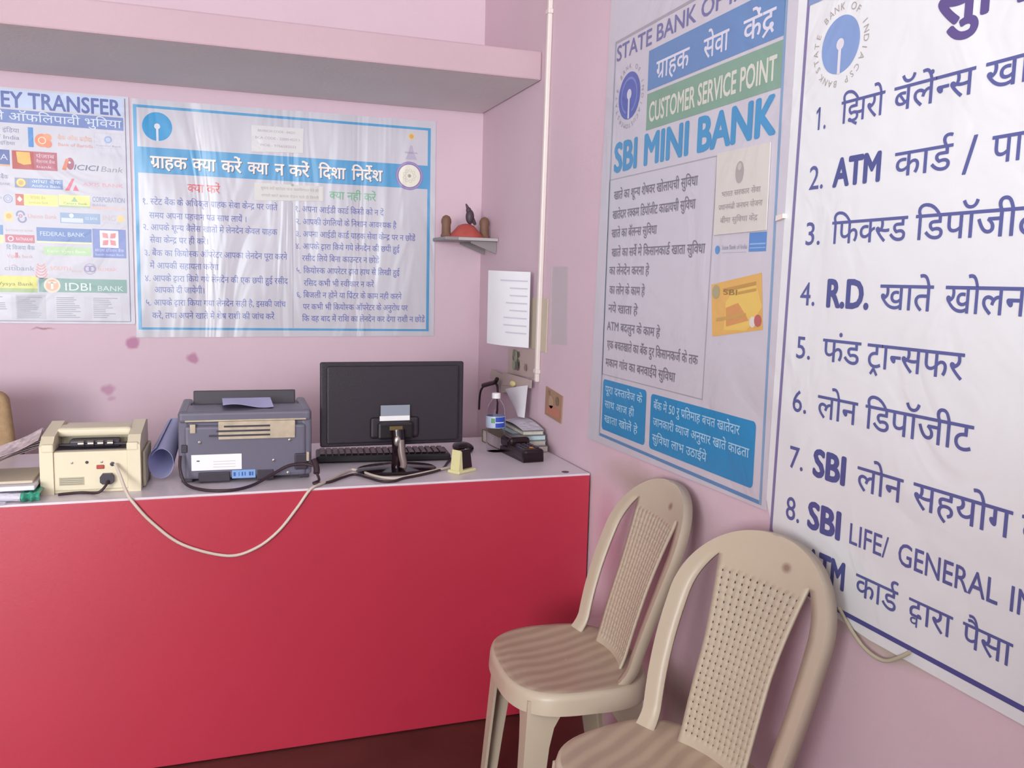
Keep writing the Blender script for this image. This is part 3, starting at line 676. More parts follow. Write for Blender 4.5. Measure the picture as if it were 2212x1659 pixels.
for k in range(14): P.disc(.52+random.uniform(-.03, .04), 1.042+random.uniform(-.02, .03), random.uniform(.012, .022), random.choice(('#6E7A5C', '#5A4E50', '#8A927A')), 1+k, 12)
P.disc(.63, 1.03, .014, '#8C7672', 16, 10)
P.make('leaf_picture', 'beige picture with a green and black leaf below the white sheet', 'picture')
b = MB()
for k, q in enumerate((((.225, .945), (.42, .915), (.44, .975), (.25, .985)), ((.38, .905), (.56, .925), (.58, .985), (.40, .985)), ((.42, .94), (.735, .965), (.735, .995), (.43, .99)))):
    b.prism([(-.0175-.0030*k, -u, v) for u, v in q], (-.002, 0, 0), mat('mauve_beige_paper', '#BFABA6', .7))
b.ball((-.032, -.555, .960), (.010, .022, .012), mat('pale_yellow_paper', '#E6D69A', .6))
tag(obj('paper_bundle', b), 'bunch of cream slips with a yellow spot above the folded white paper', 'paper')
b = MB()
b.grid(lambda s, t_: (-.034-.012*math.sin(s*PI)-.006*t_, -.475-(.25*s)*(1-.72*t_)-.17*t_, .930+.045*s*(1-t_)-.075*t_), 8, 8, M_PAPER, .001)
tag(obj('folded_paper', b, smooth=True), 'pale grey paper folded to a point above the book stack', 'paper')
P = Sheet('right', .004)
P.sheet([(.822, .885), (.972, .874), (.978, .968), (.826, .984)], '#A4826A', .0006)
P.face([(.835, .893), (.962, .885), (.960, .915), (.90, .925), (.85, .920)], '#BE7A66', 2); P.disc(.935, .945, .016, '#7C6850', 3); P.disc(.88, .935, .022, '#B39478', 2); P.disc(.86, .965, .010, '#8C7054', 3)
P.make('wall_sticker', 'small brown and red picture sticker on the wall above the counter end', 'sticker')
b = MB(); b.tube([(-.036, -.140, .80), (-.036, -.145, .85), (-.036, -.165, .888), (-.036, -.225, .915), (-.036, -.31, .930), (-.036, -.370, .935), (-.036, -.388, .90), (-.036, -.386, .82), (-.036, -.372, .75)], .0045, M_CABLEB)
b.tube([(-.040, -.21, .912), (-.042, -.30, .930), (-.040, -.36, .943), (-.040, -.388, .960)], [.010, .008], M_CABLEB)
tag(obj('wire_loop', b, smooth=True), 'black cable loop hanging on the wall behind the water bottle', 'cable')
b = MB(); b.tube([(-.006, -2.37, .752), (-.012, -2.42, .722), (-.014, -2.46, .706), (-.012, -2.50, .705), (-.010, -2.535, .728), (-.008, -2.55, .742)], .0035, M_CREAMD)
tag(obj('loose_wire', b, smooth=True), 'thin grey wire sagging below the bottom edge of the largest poster', 'wire')

# corner shelf with small figures
t = thing('corner_shelf', 'tiny grey wall shelf high in the room corner', 'shelf', (0, -.14, 1.5))
b = MB(); b.box((-.222, -.105, .004), (-.002, .105, .018), M_GREYBOARD, bev=.003); obj('board', b, t)
b = MB(); b.box((-.170, -.112, .005), (-.004, -.106, .016), mat('pale_glass_edge', '#B6AEB0', .2)); obj('front_edge', b, t)
for y in (-.08, .08):
    b = MB(); b.prism([(-.002, y-.004, .004), (-.11, y-.004, .004), (-.11, y-.004, -.004), (-.002, y-.004, -.045)], (0, .008, 0), M_GREYBOARD); obj('bracket', b, t)
def post(x, y, label):
    b = MB(); b.lathe([(.020, 0), (.023, .006), (.019, .014), (.018, .05), (.021, .060), (.020, .072), (.014, .084), (.004, .089)], M_BROWN, 18)
    tag(obj('carved_post', b, loc=(x, y, 1.518), smooth=True), label, 'figurine')
post(-.195, -.15, 'short brown carved post at the left end of the corner shelf')
post(-.032, -.15, 'short brown carved post at the wall end of the corner shelf')
b = MB(); b.lathe([(.072, 0), (.070, .008), (.050, .030), (.032, .050), (.016, .056), (.002, .058)], M_REDCLOTH, 22)
tag(obj('clay_mound', b, loc=(-.112, -.155, 1.518), smooth=True), 'faded red clay mound between the brown posts on the corner shelf', 'figurine')
t = thing('bird_figurine', 'dark bird figurine perched on the red mound', 'figurine', (-.095, -.150, 1.577))
b = MB(); b.ball((0, 0, .028), (.018, .016, .030), M_BIRD); b.ball((-.006, 0, .054), (.011, .011, .013), M_BIRD); b.tube([(0, 0, .002), (.006, 0, .0)], .006, M_BIRD, smooth=False); obj('body', b, t, smooth=True)
b = MB(); b.tube([(-.004, 0, .05), (-.013, 0, .070), (-.018, 0, .080)], [.009, .002], M_BIRD); obj('beak', b, t, smooth=True)
b = MB(); b.tube([(.010, 0, .020), (.020, 0, .004), (.024, 0, -.004)], [.010, .005], M_BIRD); obj('tail', b, t, smooth=True)

# ------------------------------------------------------------------ counter
TZ = .76; YT = -1.228
t = thing('counter', 'long red laminate counter with grey top along the room', 'counter', (-1.3, -.9, 0))
b = MB(); b.box((-1.6, YT+.9+.002, TZ-.022), (1.294, .345, TZ), M_TOP, bev=.002); obj('top', b, t)
b = MB(); b.box((-1.6, YT+.9-.002, .004), (1.292, YT+.9+.016, TZ-.006), M_RED, bev=.0015); obj('front_panel', b, t)
b = MB(); b.box((1.276, YT+.9+.018, .004), (1.293, .33, TZ-.023), M_RED); obj('side_panel', b, t)
b = MB(); b.lathe([(.010, 0), (.012, .0006), (.010, .0016), (.004, .0016)], M_EDGE, 16, T=Matrix.Translation((1.225, -.292, TZ))); obj('screw_cap', b, t)

# ------------------------------------------------------------------ monitor seen from behind
t = thing('monitor', 'black computer monitor seen from behind on the red counter', 'monitor', (-.585, -1.04, TZ+.0004))
b = MB()
b.box((-.222, .010, .075), (.222, .030, .333), M_MON, bev=.005)
b.box((-.205, .000, .085), (.205, .012, .322), M_MON, bev=.006); b.box((-.075, -.010, .10), (.075, .002, .165), M_MON, bev=.008)
obj('back_shell', b, t)
b = MB(); b.box((-.210, .0295, .090), (.210, .0315, .322), M_GLOSSBLACK); obj('screen', b, t)
b = MB(); b.box((-.048, -.0135, .155), (.045, -.012, .170), M_WHITE, bev=.0005)
b.box((-.045, -.0133, .170), (.045, -.012, .203), mat('silver_label', '#8E93A2', .35)); lb = obj('label_sticker', b, t); lb['label'] = 'silver and white sticker on the monitor back'
b = MB(); b.box((-.055, -.026, .098), (.055, -.010, .152), M_BLACK, bev=.008); b.box((-.02, -.0275, .128), (.02, -.0255, .140), mat('brass_plate', '#8A7650', .35, metal=.6)); obj('stand_bracket', b, t)
b = MB(); b.tube([(.004, -.028, .128), (.006, -.036, .090), (.008, -.030, .055), (.004, -.028, .010)], [.022, .019], M_GLOSSBLACK, 16); b.ball((.0, -.050, .098), (.012, .008, .018), M_METAL); obj('stand_neck', b, t, smooth=True)
b = MB(); b.lathe([(.12, 0), (.125, .005), (.118, .010), (.03, .016)], M_GLOSSBLACK, 40, T=Matrix.Translation((.005, -.012, 0)) @ Matrix.Diagonal((1, .62, 1, 1))); obj('stand_base', b, t, smooth=True)
b = MB()
b.tube([(.012, -.070, .018), (.016, -.066, .03), (.012, -.055, .06), (.010, -.045, .10)], [.010, .012], mat('smoky_plastic', '#7A6866', .25), 12); obj('cable_clip', b, t, smooth=True)

# keyboard and mouse behind the stand
t = thing('keyboard', 'dark keyboard lying on the counter behind the monitor stand', 'keyboard', (-.585, -.86, TZ+.0004), -.10)
b = MB(); b.box((-.215, -.065, 0), (.215, .065, .022), M_BLACK, bev=.006); obj('case', b, t)
b = MB()
for r in range(5):
    for k in range(20): b.box((-.203+k*.0203, -.052+r*.0212, .021), (-.203+k*.0203+.017, -.052+r*.0212+.018, .028), M_GLOSSBLACK, bev=.002, seg=1)
kk = obj('keys', b, t); kk['kind'] = 'stuff'
t = thing('mouse', 'small dark mouse near the right edge of the monitor', 'mouse', (-.295, -.80, TZ+.0004), .4)
b = MB(); b.ball((0, 0, .012), (.030, .048, .020), M_GLOSSBLACK)
for v in range(len(b.v)): b.v[v] = (b.v[v][0], b.v[v][1], max(0, b.v[v][2]))
obj('shell', b, t, smooth=True)
b = MB(); b.box((-.003, .012, .027), (.003, .026, .033), M_PRND, bev=.002); obj('wheel', b, t)

# ------------------------------------------------------------------ laser printer from behind
t = thing('printer', 'grey laser printer between the monitor and the cream machine', 'printer', (-1.02, -.98, TZ+.0002), -.03)
hw = .178
b = MB()
b.box((-hw+.012, -.125, .012), (hw-.012, .15, .165), M_PRN, bev=.010, seg=3)
b.box((-hw, -.115, .05), (hw, .15, .195), M_PRN, bev=.010, seg=3)
b.box((-hw-.004, -.118, .012), (-hw+.026, .15, .205), M_PRN, bev=.008); b.box((hw-.024, -.118, .012), (hw+.004, .15, .205), M_PRN, bev=.008)
obj('body', b, t)
b = MB(); b.box((-hw-.002, -.124, .172), (hw+.002, .02, .204), M_PRN, bev=.009, seg=3); obj('top_cover', b, t)
b = MB()
b.box((-.075, -.131, .125), (.135, -.124, .176), M_PRNL, bev=.002)
for k in range(3): b.box((-.10+.02*k, -.1325, .134+.013*k), (.065, -.130, .139+.013*k), M_PRND)
b.box((-.15, -.1315, .145), (-.135, -.124, .17), M_PRNL, bev=.002)
b.box((-hw+.015, -.128, .1765), (hw-.012, -.122, .181), M_PRNL, bev=.001); obj('vent_grille', b, t)
b = MB(); b.box((-.148, -.1275, .038), (-.013, -.1245, .083), M_WHITE, bev=.0008); b.box((-.134, -.1283, .064), (-.126, -.1272, .067), M_PRND)
for k in range(3): b.box((-.09, -.1280, .046+.008*k), (-.03, -.1273, .0475+.008*k), mat('faint_grey_print', '#C6C2C8', .6))
o = obj('white_label', b, t); o['label'] = 'white rating label'
b = MB(); b.box((-.040, -.1285, .012), (.024, -.1245, .036), mat('sky_blue_label', '#7FA2D8', .5), bev=.0006)
for k, (u, w) in enumerate(((-.036, .006), (-.022, .002), (-.014, .004), (-.006, .003), (.006, .006), (.014, .004))): b.box((u, -.1291, .019), (u+w, -.1284, .030), mat('blue_print', '#3C5C9C', .5))
o = obj('blue_label', b, t); o['label'] = 'pale blue label with dark marks'
b = MB(); b.box((-.13, -.129, .004), (-.045, -.110, .032), M_PRND, bev=.003); obj('rear_opening', b, t)
b = MB(); b.box((.028, -.127, .004), (.075, -.110, .034), M_PRND, bev=.003); obj('port_recess', b, t)
b = MB(); b.box((hw-.045, -.1305, .03), (hw-.008, -.118, .078), M_PRND, bev=.004); b.box((hw-.012, -.134, .055), (hw-.004, -.126, .082), M_PRNL, bev=.002); obj('socket', b, t)
for x, z in ((-.125, .118), (.12, .118), (.075, .060), (.115, .022)):
    b = MB(); b.lathe([(.0045, 0), (.0045, .002), (.002, .003)], M_METAL, 12, T=Matrix.Translation((x, -.1262, z)) @ Matrix.Rotation(PI/2, 4, 'X')); obj('screw', b, t)
b = MB(); b.box((-hw+.004, -.1285, .09), (-hw+.02, -.112, .112), M_PRND, bev=.002); obj('latch', b, t)
for x0, y0 in ((-hw+.002, -.105), (hw-.032, -.105), (-hw+.002, .10), (hw-.032, .10)):
    b = MB(); b.box((x0, y0, .0003), (x0+.03, y0+.03, .016), M_PRND, bev=.003); obj('foot', b, t)
b = MB(); b.box((-.150, .10, .19), (.150, .108, .236), M_PRND, bev=.003, T=Matrix.Translation((0, .10, .19)) @ Matrix.Rotation(-.25, 4, 'X') @ Matrix.Translation((0, -.10, -.19))); obj('output_flap', b, t)
b = MB(); b.grid(lambda s, q: (-.085+.14*s, -.08+.14*q, .2065+.006*math.sin(s*5+.6)*(1-q)+.004*q+.003), 14, 6, M_BLUEPAPER, .0007)
tag(obj('loose_sheet', b, loc=(-1.0, -.98, TZ+.004), smooth=True), 'crinkled pale sheet lying on top of the grey printer', 'paper')

# rolled paper beside the printer
b = MB()
def roll(s, q):
    a = 6.9*s; r = (.047-.008*s)*(1-.25*q)
    return (-1.2525+r*math.cos(a+1.9)*.75+.030*q, -1.045+.24*q, TZ+.053+.060*q+r*math.sin(a+1.9)*(1.0))
b.grid(roll, 40, 8, M_BLUEPAPER, .0008)
tag(obj('paper_roll', b, smooth=True), 'bluish white paper rolled to a cone beside the grey printer', 'paper')

# ------------------------------------------------------------------ cream banknote counting machine
t = thing('note_counter', 'cream banknote counting machine on the left of the counter', 'machine', (-1.418, -1.02, TZ), -.03)
b = MB()
side = [(-.125, 0), (-.125, .128), (-.09, .150), (.06, .168), (.10, .16), (.10, 0)]   # y, z
for x0 in (-.122, .090):
    b.prism([(x0, y, z) for y, z in side], (.032, 0, 0), M_CREAM)
b.box((-.092, -.120, 0), (.092, .098, .112), M_CREAM, bev=.004)
b.box((-.118, -.127, .112), (-.088, -.10, .134), M_CREAM, bev=.004); b.box((.088, -.127, .112), (.118, -.10, .134), M_CREAM, bev=.004)
obj('housing', b, t)
b = MB(); b.box((-.092, .00, .10), (.092, .09, .158), M_CREAM, bev=.008); b.box((-.094, -.045, .138), (.094, .03, .163), M_CREAM, bev=.010, seg=3); obj('hopper_bar', b, t)
b = MB(); b.box((-.092, -.095, .110), (.092, .0, .1135), M_PRND); b.box((-.060, -.07, .113), (.066, -.03, .134), M_PRND, bev=.006)
for k in range(4): b.tube([(-.036+.024*k, -.078, .126), (-.022+.024*k, -.078, .126)], .0075, M_METAL, 12, smooth=False)
b.tube([(-.085, -.072, .122), (.085, -.072, .122)], .004, M_PRND, 10, smooth=False); obj('feed_rollers', b, t, smooth=True)
b = MB(); b.box((-.078, -.1212, .022), (-.018, -.1195, .044), M_CREAMD)
for k in range(4): b.box((-.076, -.1217, .0245+.005*k), (-.020, -.1205, .0265+.005*k), mat('vent_slot', '#8F8776', .6))
obj('vent_grille', b, t)
b = MB(); b.box((.013, -.1245, .064), (.032, -.119, .075), mat('red_rocker', '#A8483C', .35), bev=.002); o = obj('power_switch', b, t); o['label'] = 'red rocker switch'
b = MB(); b.prism([(x, -.1195, z) for x, z in ((.022, .030), (.028, .024), (.050, .024), (.056, .030), (.056, .044), (.050, .052), (.028, .052), (.022, .044))], (0, -.016, 0), M_PRND); obj('plug', b, t)
for x, z, r in ((-.046, .083, .003), (-.010, .083, .004), (.026, .083, .003), (.052, .076, .006)):
    b = MB(); b.lathe([(r, 0), (r, .002), (r*.5, .0025)], M_PRND if r > .003 else M_METAL, 12, T=Matrix.Translation((x, -.1195, z)) @ Matrix.Rotation(PI/2, 4, 'X')); obj('screw', b, t)
b = MB(); b.box((-.10, -.1215, .008), (.10, -.1195, .010), M_CREAMD); b.box((.123, -.09, .004), (.131, .09, .10), M_CREAMD, bev=.003); obj('side_cover', b, t)

# cables on the counter
b = MB(); b.tube([(-1.362, -1.152, .838), (-1.350, -1.175, .815), (-1.330, -1.222, .775), (-1.312, -1.236, .748), (-1.268, -1.236, .692), (-1.195, -1.236, .628), (-1.083, -1.236, .588), (-1.01, -1.236, .602), (-.949, -1.236, .645), (-.898, -1.236, .707), (-.862, -1.234, .757), (-.835, -1.212, .7655), (-.791, -1.150, .7655), (-.746, -1.075, .7655), (-.712, -1.035, .7655), (-.688, -1.075, .7655), (-.668, -1.125, .7655), (-.641, -1.165, .7655), (-.604, -1.180, .7655), (-.538, -1.145, .7655), (-.451, -1.092, .7655), (-.405, -1.065, .7655)], .0042, M_CABLE, 10)
tag(obj('white_cable', b, smooth=True), 'white cord drooping over the red counter front', 'cord')
b = MB(); b.tube([(-1.380, -1.160, .794), (-1.384, -1.168, .785), (-1.395, -1.172, .772), (-1.41, -1.168, .765), (-1.45, -1.15, .764), (-1.50, -1.16, .764)], .0035, M_CABLEB, 10)
tag(obj('power_lead', b, smooth=True), 'short black lead from the plug of the cream machine', 'cord')
b = MB(); b.tube([(-1.200, -1.118, .845), (-1.200, -1.135, .81), (-1.185, -1.150, .772), (-1.14, -1.195, .7645), (-1.09, -1.216, .7645), (-1.045, -1.205, .7645), (-1.00, -1.165, .768), (-.95, -1.135, .788), (-.91, -1.128, .806), (-.87, -1.130, .810), (-.842, -1.135, .805)], .0042, M_CABLEB, 10)
tag(obj('printer_cable', b, smooth=True), 'black cable looping across the back of the grey printer', 'cable')
b = MB(); b.tube([(-.836, -1.140, .80), (-.832, -1.150, .785), (-.828, -1.165, .768), (-.845, -1.185, .7645), (-.80, -1.180, .7645), (-.755, -1.130, .7645), (-.715, -1.100, .7645), (-.685, -1.150, .7645), (-.655, -1.205, .7645), (-.620, -1.212, .7645), (-.585, -1.180, .7645), (-.52, -1.145, .7645), (-.445, -1.085, .7645), (-.40, -.99, .7645), (-.352, -.90, .7645)], .0038, M_CABLEB, 10)
b.tube([(-.838, -1.125, .82), (-.832, -1.14, .80), (-.833, -1.15, .785)], .009, M_CABLEB, 10)
tag(obj('monitor_cable', b, smooth=True), 'dark cable trailing round the foot of the monitor', 'cable')

# ------------------------------------------------------------------ small desk clock, bottle, terminal, books
t = thing('desk_clock', 'small cream wedge clock with dark face beside the monitor', 'clock', (-.382, -1.135, TZ), .55)
b = MB(); b.prism([(-.032, .0, 0), (-.012, .0, 0.0), (-.018, 0, .068), (-.024, 0, .072)], (0, .035, 0), mat('pale_yellow_plastic', '#DCD3A0', .45)); b.box((-.034, -.004, 0), (.045, .045, .010), mat('pale_yellow_plastic', '#DCD3A0', .45), bev=.003); obj('body', b, t)
b = MB(); b.box((-.012, .008, .012), (.042, .020, .070), M_GLOSSBLACK, bev=.002, T=Matrix.Rotation(-.18, 4, 'X')); obj('face', b, t)

t = thing('water_bottle', 'clear plastic water bottle with blue label by the wall', 'bottle', (-.188, -.83, TZ))
prof = [(.026, 0), (.031, .004), (.032, .012), (.0315, .03), (.033, .034), (.0315, .04), (.0325, .07), (.031, .078), (.033, .084), (.033, .128), (.031, .134), (.0325, .145), (.026, .165), (.015, .180), (.0125, .184), (.0125, .194)]
inn = [(max(r-.0012, .002), max(z, .002)) for r, z in prof]
b = MB(); b.lathe(prof+inn[::-1], M_CLEAR, 32, cap=False); b.add([(0, 0, 0)]+[(.026*math.cos(2*PI*k/32), .026*math.sin(2*PI*k/32), 0) for k in range(32)], [(0, (k+1) % 32+1, k+1) for k in range(32)], M_CLEAR); obj('body', b, t, smooth=True)
b = MB(); b.lathe([(.0148, .186), (.0148, .202), (.013, .204), (.004, .2045)], M_WHITE, 24); obj('cap', b, t, smooth=True)
b = MB(); b.lathe([(.0335, .086), (.0338, .087), (.0338, .125), (.0335, .126)], mat('white_blue_label', '#B9C4DC', .4), 32, cap=False)
for a0 in (-1.9, 1.2):
    vs = []; fs = []
    for k in range(11):
        a = a0+k*.12
        for z in (.088, .124): vs.append((.0342*math.cos(a), .0342*math.sin(a), z))
    b.add(vs, [(2*k, 2*k+2, 2*k+3, 2*k+1) for k in range(10)], M_BLUE)
vs = [(.0345*math.cos(-1.9+k*.06), .0345*math.sin(-1.9+k*.06), z) for k in range(17) for z in (.104, .107)]
b.add(vs, [(2*k, 2*k+2, 2*k+3, 2*k+1) for k in range(16)], M_WHITE)
vs = [(.0345*math.cos(-2.35+k*.08), .0345*math.sin(-2.35+k*.08), z) for k in range(6) for z in (.104, .120)]
b.add(vs, [(2*k, 2*k+2, 2*k+3, 2*k+1) for k in range(5)], mat('leaf_green_print', '#6E9A6E', .5))
o = obj('label', b, t, smooth=True); o['label'] = 'blue and white wrap label'

t = thing('card_terminal', 'black handheld card terminal lying in front of the book stack', 'terminal', (-.128, -.940, TZ+.0004), .06)
b = MB()
b.prism([(-.036, -.095, 0), (.036, -.095, 0), (.038, .03, 0), (.040, .10, 0), (-.040, .10, 0), (-.038, .03, 0)], (0, 0, .022), M_GLOSSBLACK)
b.box((-.038, -.100, .004), (.038, .09, .044), M_GLOSSBLACK, bev=.012, seg=3); b.box((-.041, .02, .02), (.041, .105, .062), M_GLOSSBLACK, bev=.014, seg=3); obj('body', b, t)
b = MB(); b.box((-.026, .03, .0615), (.026, .075, .0635), mat('grey_lcd', '#5E5A58', .2)); obj('screen', b, t)
b = MB()
for r in range(4):
    for k in range(3): b.box((-.026+k*.019, -.082+r*.021, .043), (-.012+k*.019, -.068+r*.021, .047), M_PRND if (r, k) != (0, 1) else mat('amber_key', '#C07A30', .4), bev=.002, seg=1)
obj('keypad', b, t)

def book(name, lo, hi, z0, z1, cover, pages, label, rz, cat='book'):
    cx, cy = (lo[0]+hi[0])/2, (lo[1]+hi[1])/2; w, d = (hi[0]-lo[0])/2, (hi[1]-lo[1])/2; h = z1-z0
    t = thing(name, label, cat, (cx, cy, z0), rz)
    b = MB(); b.box((-w, -d, 0), (w, d, .0018), cover); b.box((-w, -d, h-.0018), (w, d, h), cover); b.box((-w, d-.002, .0018), (w, d, h-.0018), cover); obj('cover', b, t)
    b = MB(); b.box((-w+.003, -d+.002, .0018), (w-.002, d-.002, h-.0018), pages); obj('pages', b, t)
M_PG = mat('page_edges', '#C6BEB8', .7, var=.1, vscale=80); M_PG2 = mat('page_edges_blue', '#B9CBD2', .6, var=.06, vscale=80)
M_CV1 = mat('mauve_cover', '#8E7C80', .6); M_CV2 = mat('grey_green_cover', '#8F9388', .5, var=.05); M_CV3 = mat('teal_grey_cover', '#6C8288', .5)
book('register_book', (-.100, -.885), (-.014, -.60), .7604, .782, M_CV1, M_PG, 'mauve covered register at the bottom of the wall-side stack', .02)
book('register_book', (-.098, -.880), (-.016, -.60), .7825, .800, M_CV2, M_PG, 'grey covered register in the middle of the wall-side stack', -.02)
book('register_book', (-.096, -.872), (-.018, -.61), .8005, .818, M_CV3, M_PG2, 'pale blue edged register near the top of the wall-side stack', .015)
book('register_book', (-.098, -.865), (-.020, -.62), .8185, .832, M_CV2, M_PG, 'register under the clear folder, with grey green cover', -.015)
b = MB(); b.grid(lambda s, q: (-.096+.078*s, -.855+.22*q, .8345+.008*math.sin(q*3)+.012*s*q), 8, 8, M_CLEARBAG, .0008)
tag(obj('plastic_folder', b, smooth=True), 'milky plastic folder topping the register stack by the wall', 'folder')
book('olive_notebook', (-.172, -.83), (-.112, -.64), .7604, .806, M_GREENBOOK, M_PG, 'olive green notebook between the bottle and the register stack', .06, 'notebook')
b = MB(); b.box((-.156, -.862, TZ+.0003), (-.142, -.840, TZ+.034), mat('red_plastic', '#A3202C', .35), bev=.004)
tag(obj('red_box', b), 'tiny red box between the water bottle and the terminal', 'box')

# ------------------------------------------------------------------ left end of the counter: papers and bag
b = MB()
for k in range(6):
    b.grid(lambda s, q: (-1.715+.168*s, -1.13+.07*q+.014*k, .832+.072*s-.0042*k+.004*math.sin(s*7+k)*s-.018*q*(1-q)+.02*q), 12, 8, M_NEWS, .0015)
tag(obj('newspaper', b, smooth=True), 'folded newspaper leaning up against the cream machine', 'newspaper')
b = MB(); b.box((-1.86, -1.17, TZ+.0400), (-1.556, -1.00, TZ+.0475), M_CREAMPAPER, bev=.002)
tag(obj('brown_envelope', b, rz=0), 'beige packet lying under the newspaper', 'packet')
b = MB(); b.box((-1.86, -1.195, TZ+.0265), (-1.548, -1.02, TZ+.0390), M_PAPER, bev=.003)
tag(obj('white_ream', b), 'white paper stack on top of the green and clear bag', 'paper')
t = thing('polythene_bag', 'clear and green polythene packet at the counter front edge', 'packet', (-1.70, -1.12, TZ+.0005))
def bag(x0, x1, mm):
    b = MB()
    b.grid(lambda s, q: (x0+(x1-x0)*s, -.085-.012*math.sin(q*PI)-.006*math.sin(s*13), .001+.022*q+.001*math.sin(s*21+q*4)), 16, 6, mm, .001)
    b.grid(lambda s, q: (x0+(x1-x0)*s, -.085+.17*q, .0215+.0015*math.sin(s*17)), 16, 4, mm, .001)
    return b
obj('clear_film', bag(-.16, .122, M_CLEARBAG), t, smooth=True)
o = obj('green_film', bag(.122, .165, M_GREENBAG), t, smooth=True); o['label'] = 'green end of the packet'
b = MB(); b.grid(lambda s, q: (-.16+.25*s, -.113+.02*q, .0015+.003*math.sin(s*9+q)+.004*q), 14, 3, M_CLEARBAG, .0008); obj('loose_flap', b, t, smooth=True)

# tan seat cushion peeking in behind the counter at the left edge
t = thing('office_chair', 'tan backed chair behind the counter at the left edge', 'chair', (-1.915, -.47, 0))
b = MB(); b.box((-.21, -.03, .58), (.21, .03, .955), M_TAN, bev=.028, seg=4)
for i, (x, y, z) in enumerate(b.v):
    k = max(0, (z-.75)/.2); b.v[i] = (x*(1-.18*k*k), y, z)
obj('backrest', b, t, smooth=True)
b = MB(); b.box((-.215, -.034, .53), (.215, .034, .785), M_MAROON, bev=.02); obj('back_cover', b, t)
b = MB(); b.box((-.22, 0, .42), (.22, .40, .48), M_MAROON, bev=.02); obj('seat', b, t)
for sx in (-.19, .19):
    for sy in (.03, .36):
        b = MB(); b.tube([(sx, sy, 0), (sx, sy, .43)], .014, M_PRND, smooth=False); obj('leg', b, t)
for sx in (-.18, .18):
    b = MB(); b.tube([(sx, .02, .44), (sx, .0, .56)], .012, M_PRND, smooth=False); obj('back_post', b, t)

# ------------------------------------------------------------------ moulded plastic chairs
def seat_mesh():
    b = MB(); n = 64; ax, ay = .178, .205
    def ring(r, z, dish=0):
        o = []
        for k in range(n):
            a = 2*PI*k/n; ca, sa = math.cos(a), math.sin(a); e = 2/2.9
            o.append((ax*r*abs(ca)**e*(1 if ca > 0 else -1), ay*r*abs(sa)**e*(1 if sa > 0 else -1), z-(.006*max(0, ca)*r if r > .8 else 0)))
        return o
    R = [ring(.02, .424), ring(.25, .4245), ring(.5, .427), ring(.75, .432), ring(.88, .436), ring(.95, .436), ring(.985, .431), ring(1.0, .420), ring(1.012, .388), ring(.985, .387), ring(.97, .415), ring(.5, .418), ring(.02, .416)]
    vs = sum(R, []); fs = []
    for i in range(len(R)-1):
        for k in range(n): fs.append((i*n+k, i*n+(k+1) % n, (i+1)*n+(k+1) % n, (i+1)*n+k))
    fs.append(tuple(range(n))[::-1]); fs.append(tuple(range(len(vs)-n, len(vs))))
    top = fs[:n*5]; rest = fs[n*5:]
    b.add(vs, top, M_SEAT); k = len(b.v)-len(vs)
    b.f += rest; b.m += [b.mi(M_CHAIR)]*len(rest)
    b.f = [f[::-1] for f in b.f] if False else b.f
    return b
def back_mesh():
    T0 = .66; data = []; tt = [0, .012, .024, .036, .06, .08]
    while tt[-1] < .80: tt += [tt[-1]+.009, tt[-1]+.031]
    NL = len(tt)
    def half_width(t_):
        if t_ <= T0: return .168+.030*math.sin(min(1, t_/.6)*PI/2)
        return .198*max(0, 1-((t_-T0)/(1-T0))**2)**.46
    a0 = math.asin((tt[-1]+.012-T0)/(1-T0))
    tt += [T0+(1-T0)*math.sin(a0+(PI/2-.03-a0)*k/18) for k in range(19)]
    data = [(t_, half_width(t_)) for t_ in tt]
    def pt(t_, w):
        z = .400+.462*t_; x = -.118-.030*t_-.112*t_**1.3
        x += .050*(w/.2)**2*(1-.45*t_)+(.055*(1-t_/.16)**2*(abs(w)/.17)**2 if t_ < .16 else 0)
        return (x, w, z)
    NS = 25; CW = [0]
    for k in range(NS): CW.append(CW[-1]+(.68 if k % 2 == 0 else .32))
    CW = [c/CW[-1] for c in CW]; vs = []; fs = []; st = []
    for t_, o in data:
        s = .087+.004*math.sin(t_*3)+.030*max(0, (t_-.45)/.42)**1.6
        rail = .034+.010*t_
        i_ = o-rail
        if i_ <= s: s = i_ = min(s, max(o-rail*.9, o*.55))
        st.append([-o, -(o*.5+i_*.5), -i_]+[-s+2*s*c for c in CW]+[i_, (o*.5+i_*.5), o])
    nc = len(st[0])
    for (t_, o), ss in zip(data, st):
        for w in ss: vs.append(pt(t_, w))
    for r in range(len(data)-1):
        t_ = data[r][0]
        for c in range(nc-1):
            slot = c in (2, nc-4)
            if slot:
                if abs(st[r][c+1]-st[r][c]) < 1e-6 and abs(st[r+1][c+1]-st[r+1][c]) < 1e-6: continue
                if t_ > .035: continue
            k = c-3
            if 0 <= k < NS and k % 2 == 1 and r % 2 == 1 and .10 < t_ and r < NL-1: continue
            q = r*nc+c
            fs.append((q, q+nc, q+nc+1, q+1))
    b = MB(); b.add(vs, fs, M_CHAIR)
    # folded lip round the outer edge, turned back
    lip = [(r*nc, data[r][0]) for r in range(len(data))]+[(r*nc+nc-1, data[r][0]) for r in range(len(data)-1, -1, -1)]
    base = len(b.v)
    for i, t_ in lip:
        p = vs[i]; b.v.append((p[0]-.020, p[1]*1.02, p[2]-.004))
    for k in range(len(lip)-1):
        b.f.append((lip[k][0], base+k, base+k+1, lip[k+1][0])); b.m.append(0)
    return b
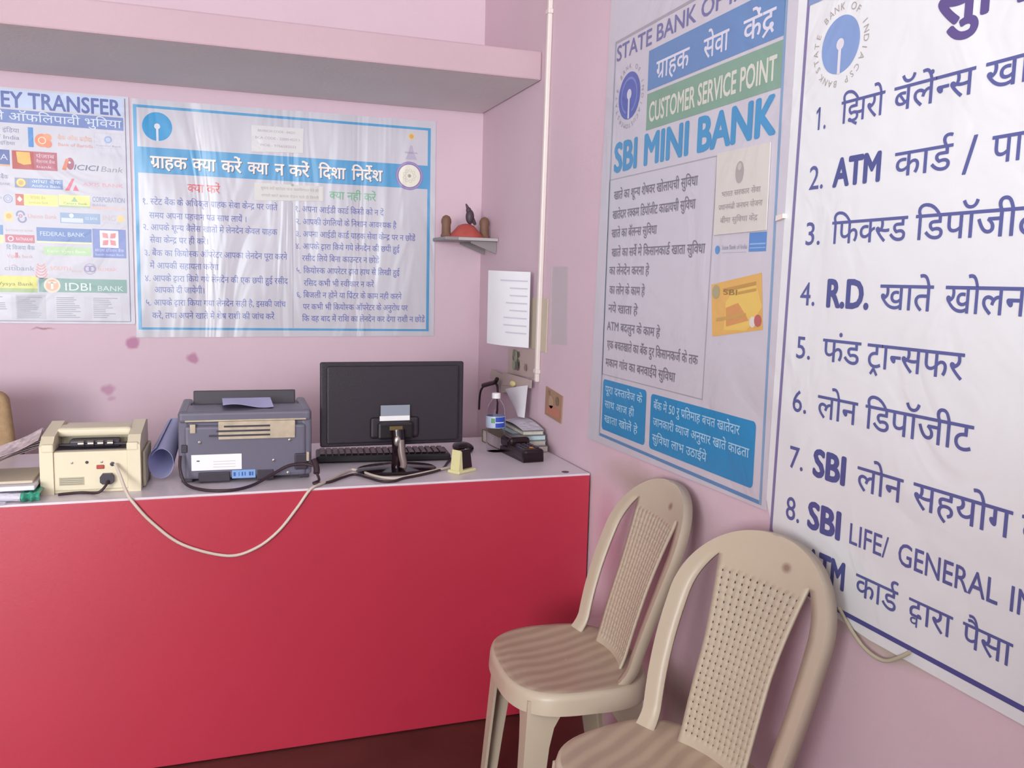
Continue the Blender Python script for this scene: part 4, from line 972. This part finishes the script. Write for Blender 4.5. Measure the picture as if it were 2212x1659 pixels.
def leg_mesh(front, side):
    b = MB(); n = []
    if front: tx, ty, bx, by, dx = .142, .168, .170, .196, -1
    else: tx, ty, bx, by, dx = -.130, .166, -.185, .192, 1
    th = .007
    for z, w in ((.412, .105), (.388, .098), (.372, .080), (.345, .066), (.30, .058), (.15, .049), (0, .042)):
        f = 1-z/.412; cx = tx+(bx-tx)*f; cy = ty+(by-ty)*f; wx, wy = w, w*.85
        L = [(0, 0), (dx*wx, 0), (dx*wx, -th), (dx*th*1.6, -th), (dx*th, -th*1.6), (dx*th, -wy), (0, -wy)]
        n.append([(cx+p[0], side*(cy+p[1]), z) for p in L])
    k = len(n[0]); vs = sum(n, []); fs = []
    for r in range(len(n)-1):
        for i in range(k): fs.append((r*k+i, r*k+(i+1) % k, (r+1)*k+(i+1) % k, (r+1)*k+i))
    fs.append(tuple(range(k))); fs.append(tuple(range(len(vs)-k, len(vs)))[::-1])
    b.add(vs, fs, M_CHAIR)
    return b
def fix_normals(o):
    b = bmesh.new(); b.from_mesh(o.data); bmesh.ops.remove_doubles(b, verts=b.verts, dist=1e-5); bmesh.ops.recalc_face_normals(b, faces=b.faces); b.to_mesh(o.data); b.free()
chair = thing('plastic_chair', 'beige plastic chair further back, tucked against the end of the red counter', 'chair', (-.300, -1.765, 0), math.radians(175), 'beige moulded chairs along the side wall')
o = obj('seat', seat_mesh(), chair); fix_normals(o); o.data.shade_smooth(); o.data.set_sharp_from_angle(angle=math.radians(50))
o = obj('backrest', back_mesh(), chair); fix_normals(o); o.data.shade_smooth(); o.data.set_sharp_from_angle(angle=math.radians(50))
md = o.modifiers.new('thickness', 'SOLIDIFY'); md.thickness = .006; md.offset = 0
for fr in (1, 0):
    for sd in (1, -1):
        o = obj('leg', leg_mesh(fr, sd), chair); fix_normals(o); o.data.shade_smooth(); o.data.set_sharp_from_angle(angle=math.radians(35))
c2 = chair.copy(); C.objects.link(c2); c2.location = (-.322, -2.300, 0); c2.rotation_euler = (0, 0, math.radians(191))
c2['label'] = 'nearest beige plastic chair, its perforated back below the largest poster'
for ch in chair.children:
    d = ch.copy(); C.objects.link(d); d.parent = c2

bpy.data.objects.remove(_txo); bpy.data.curves.remove(_txt)
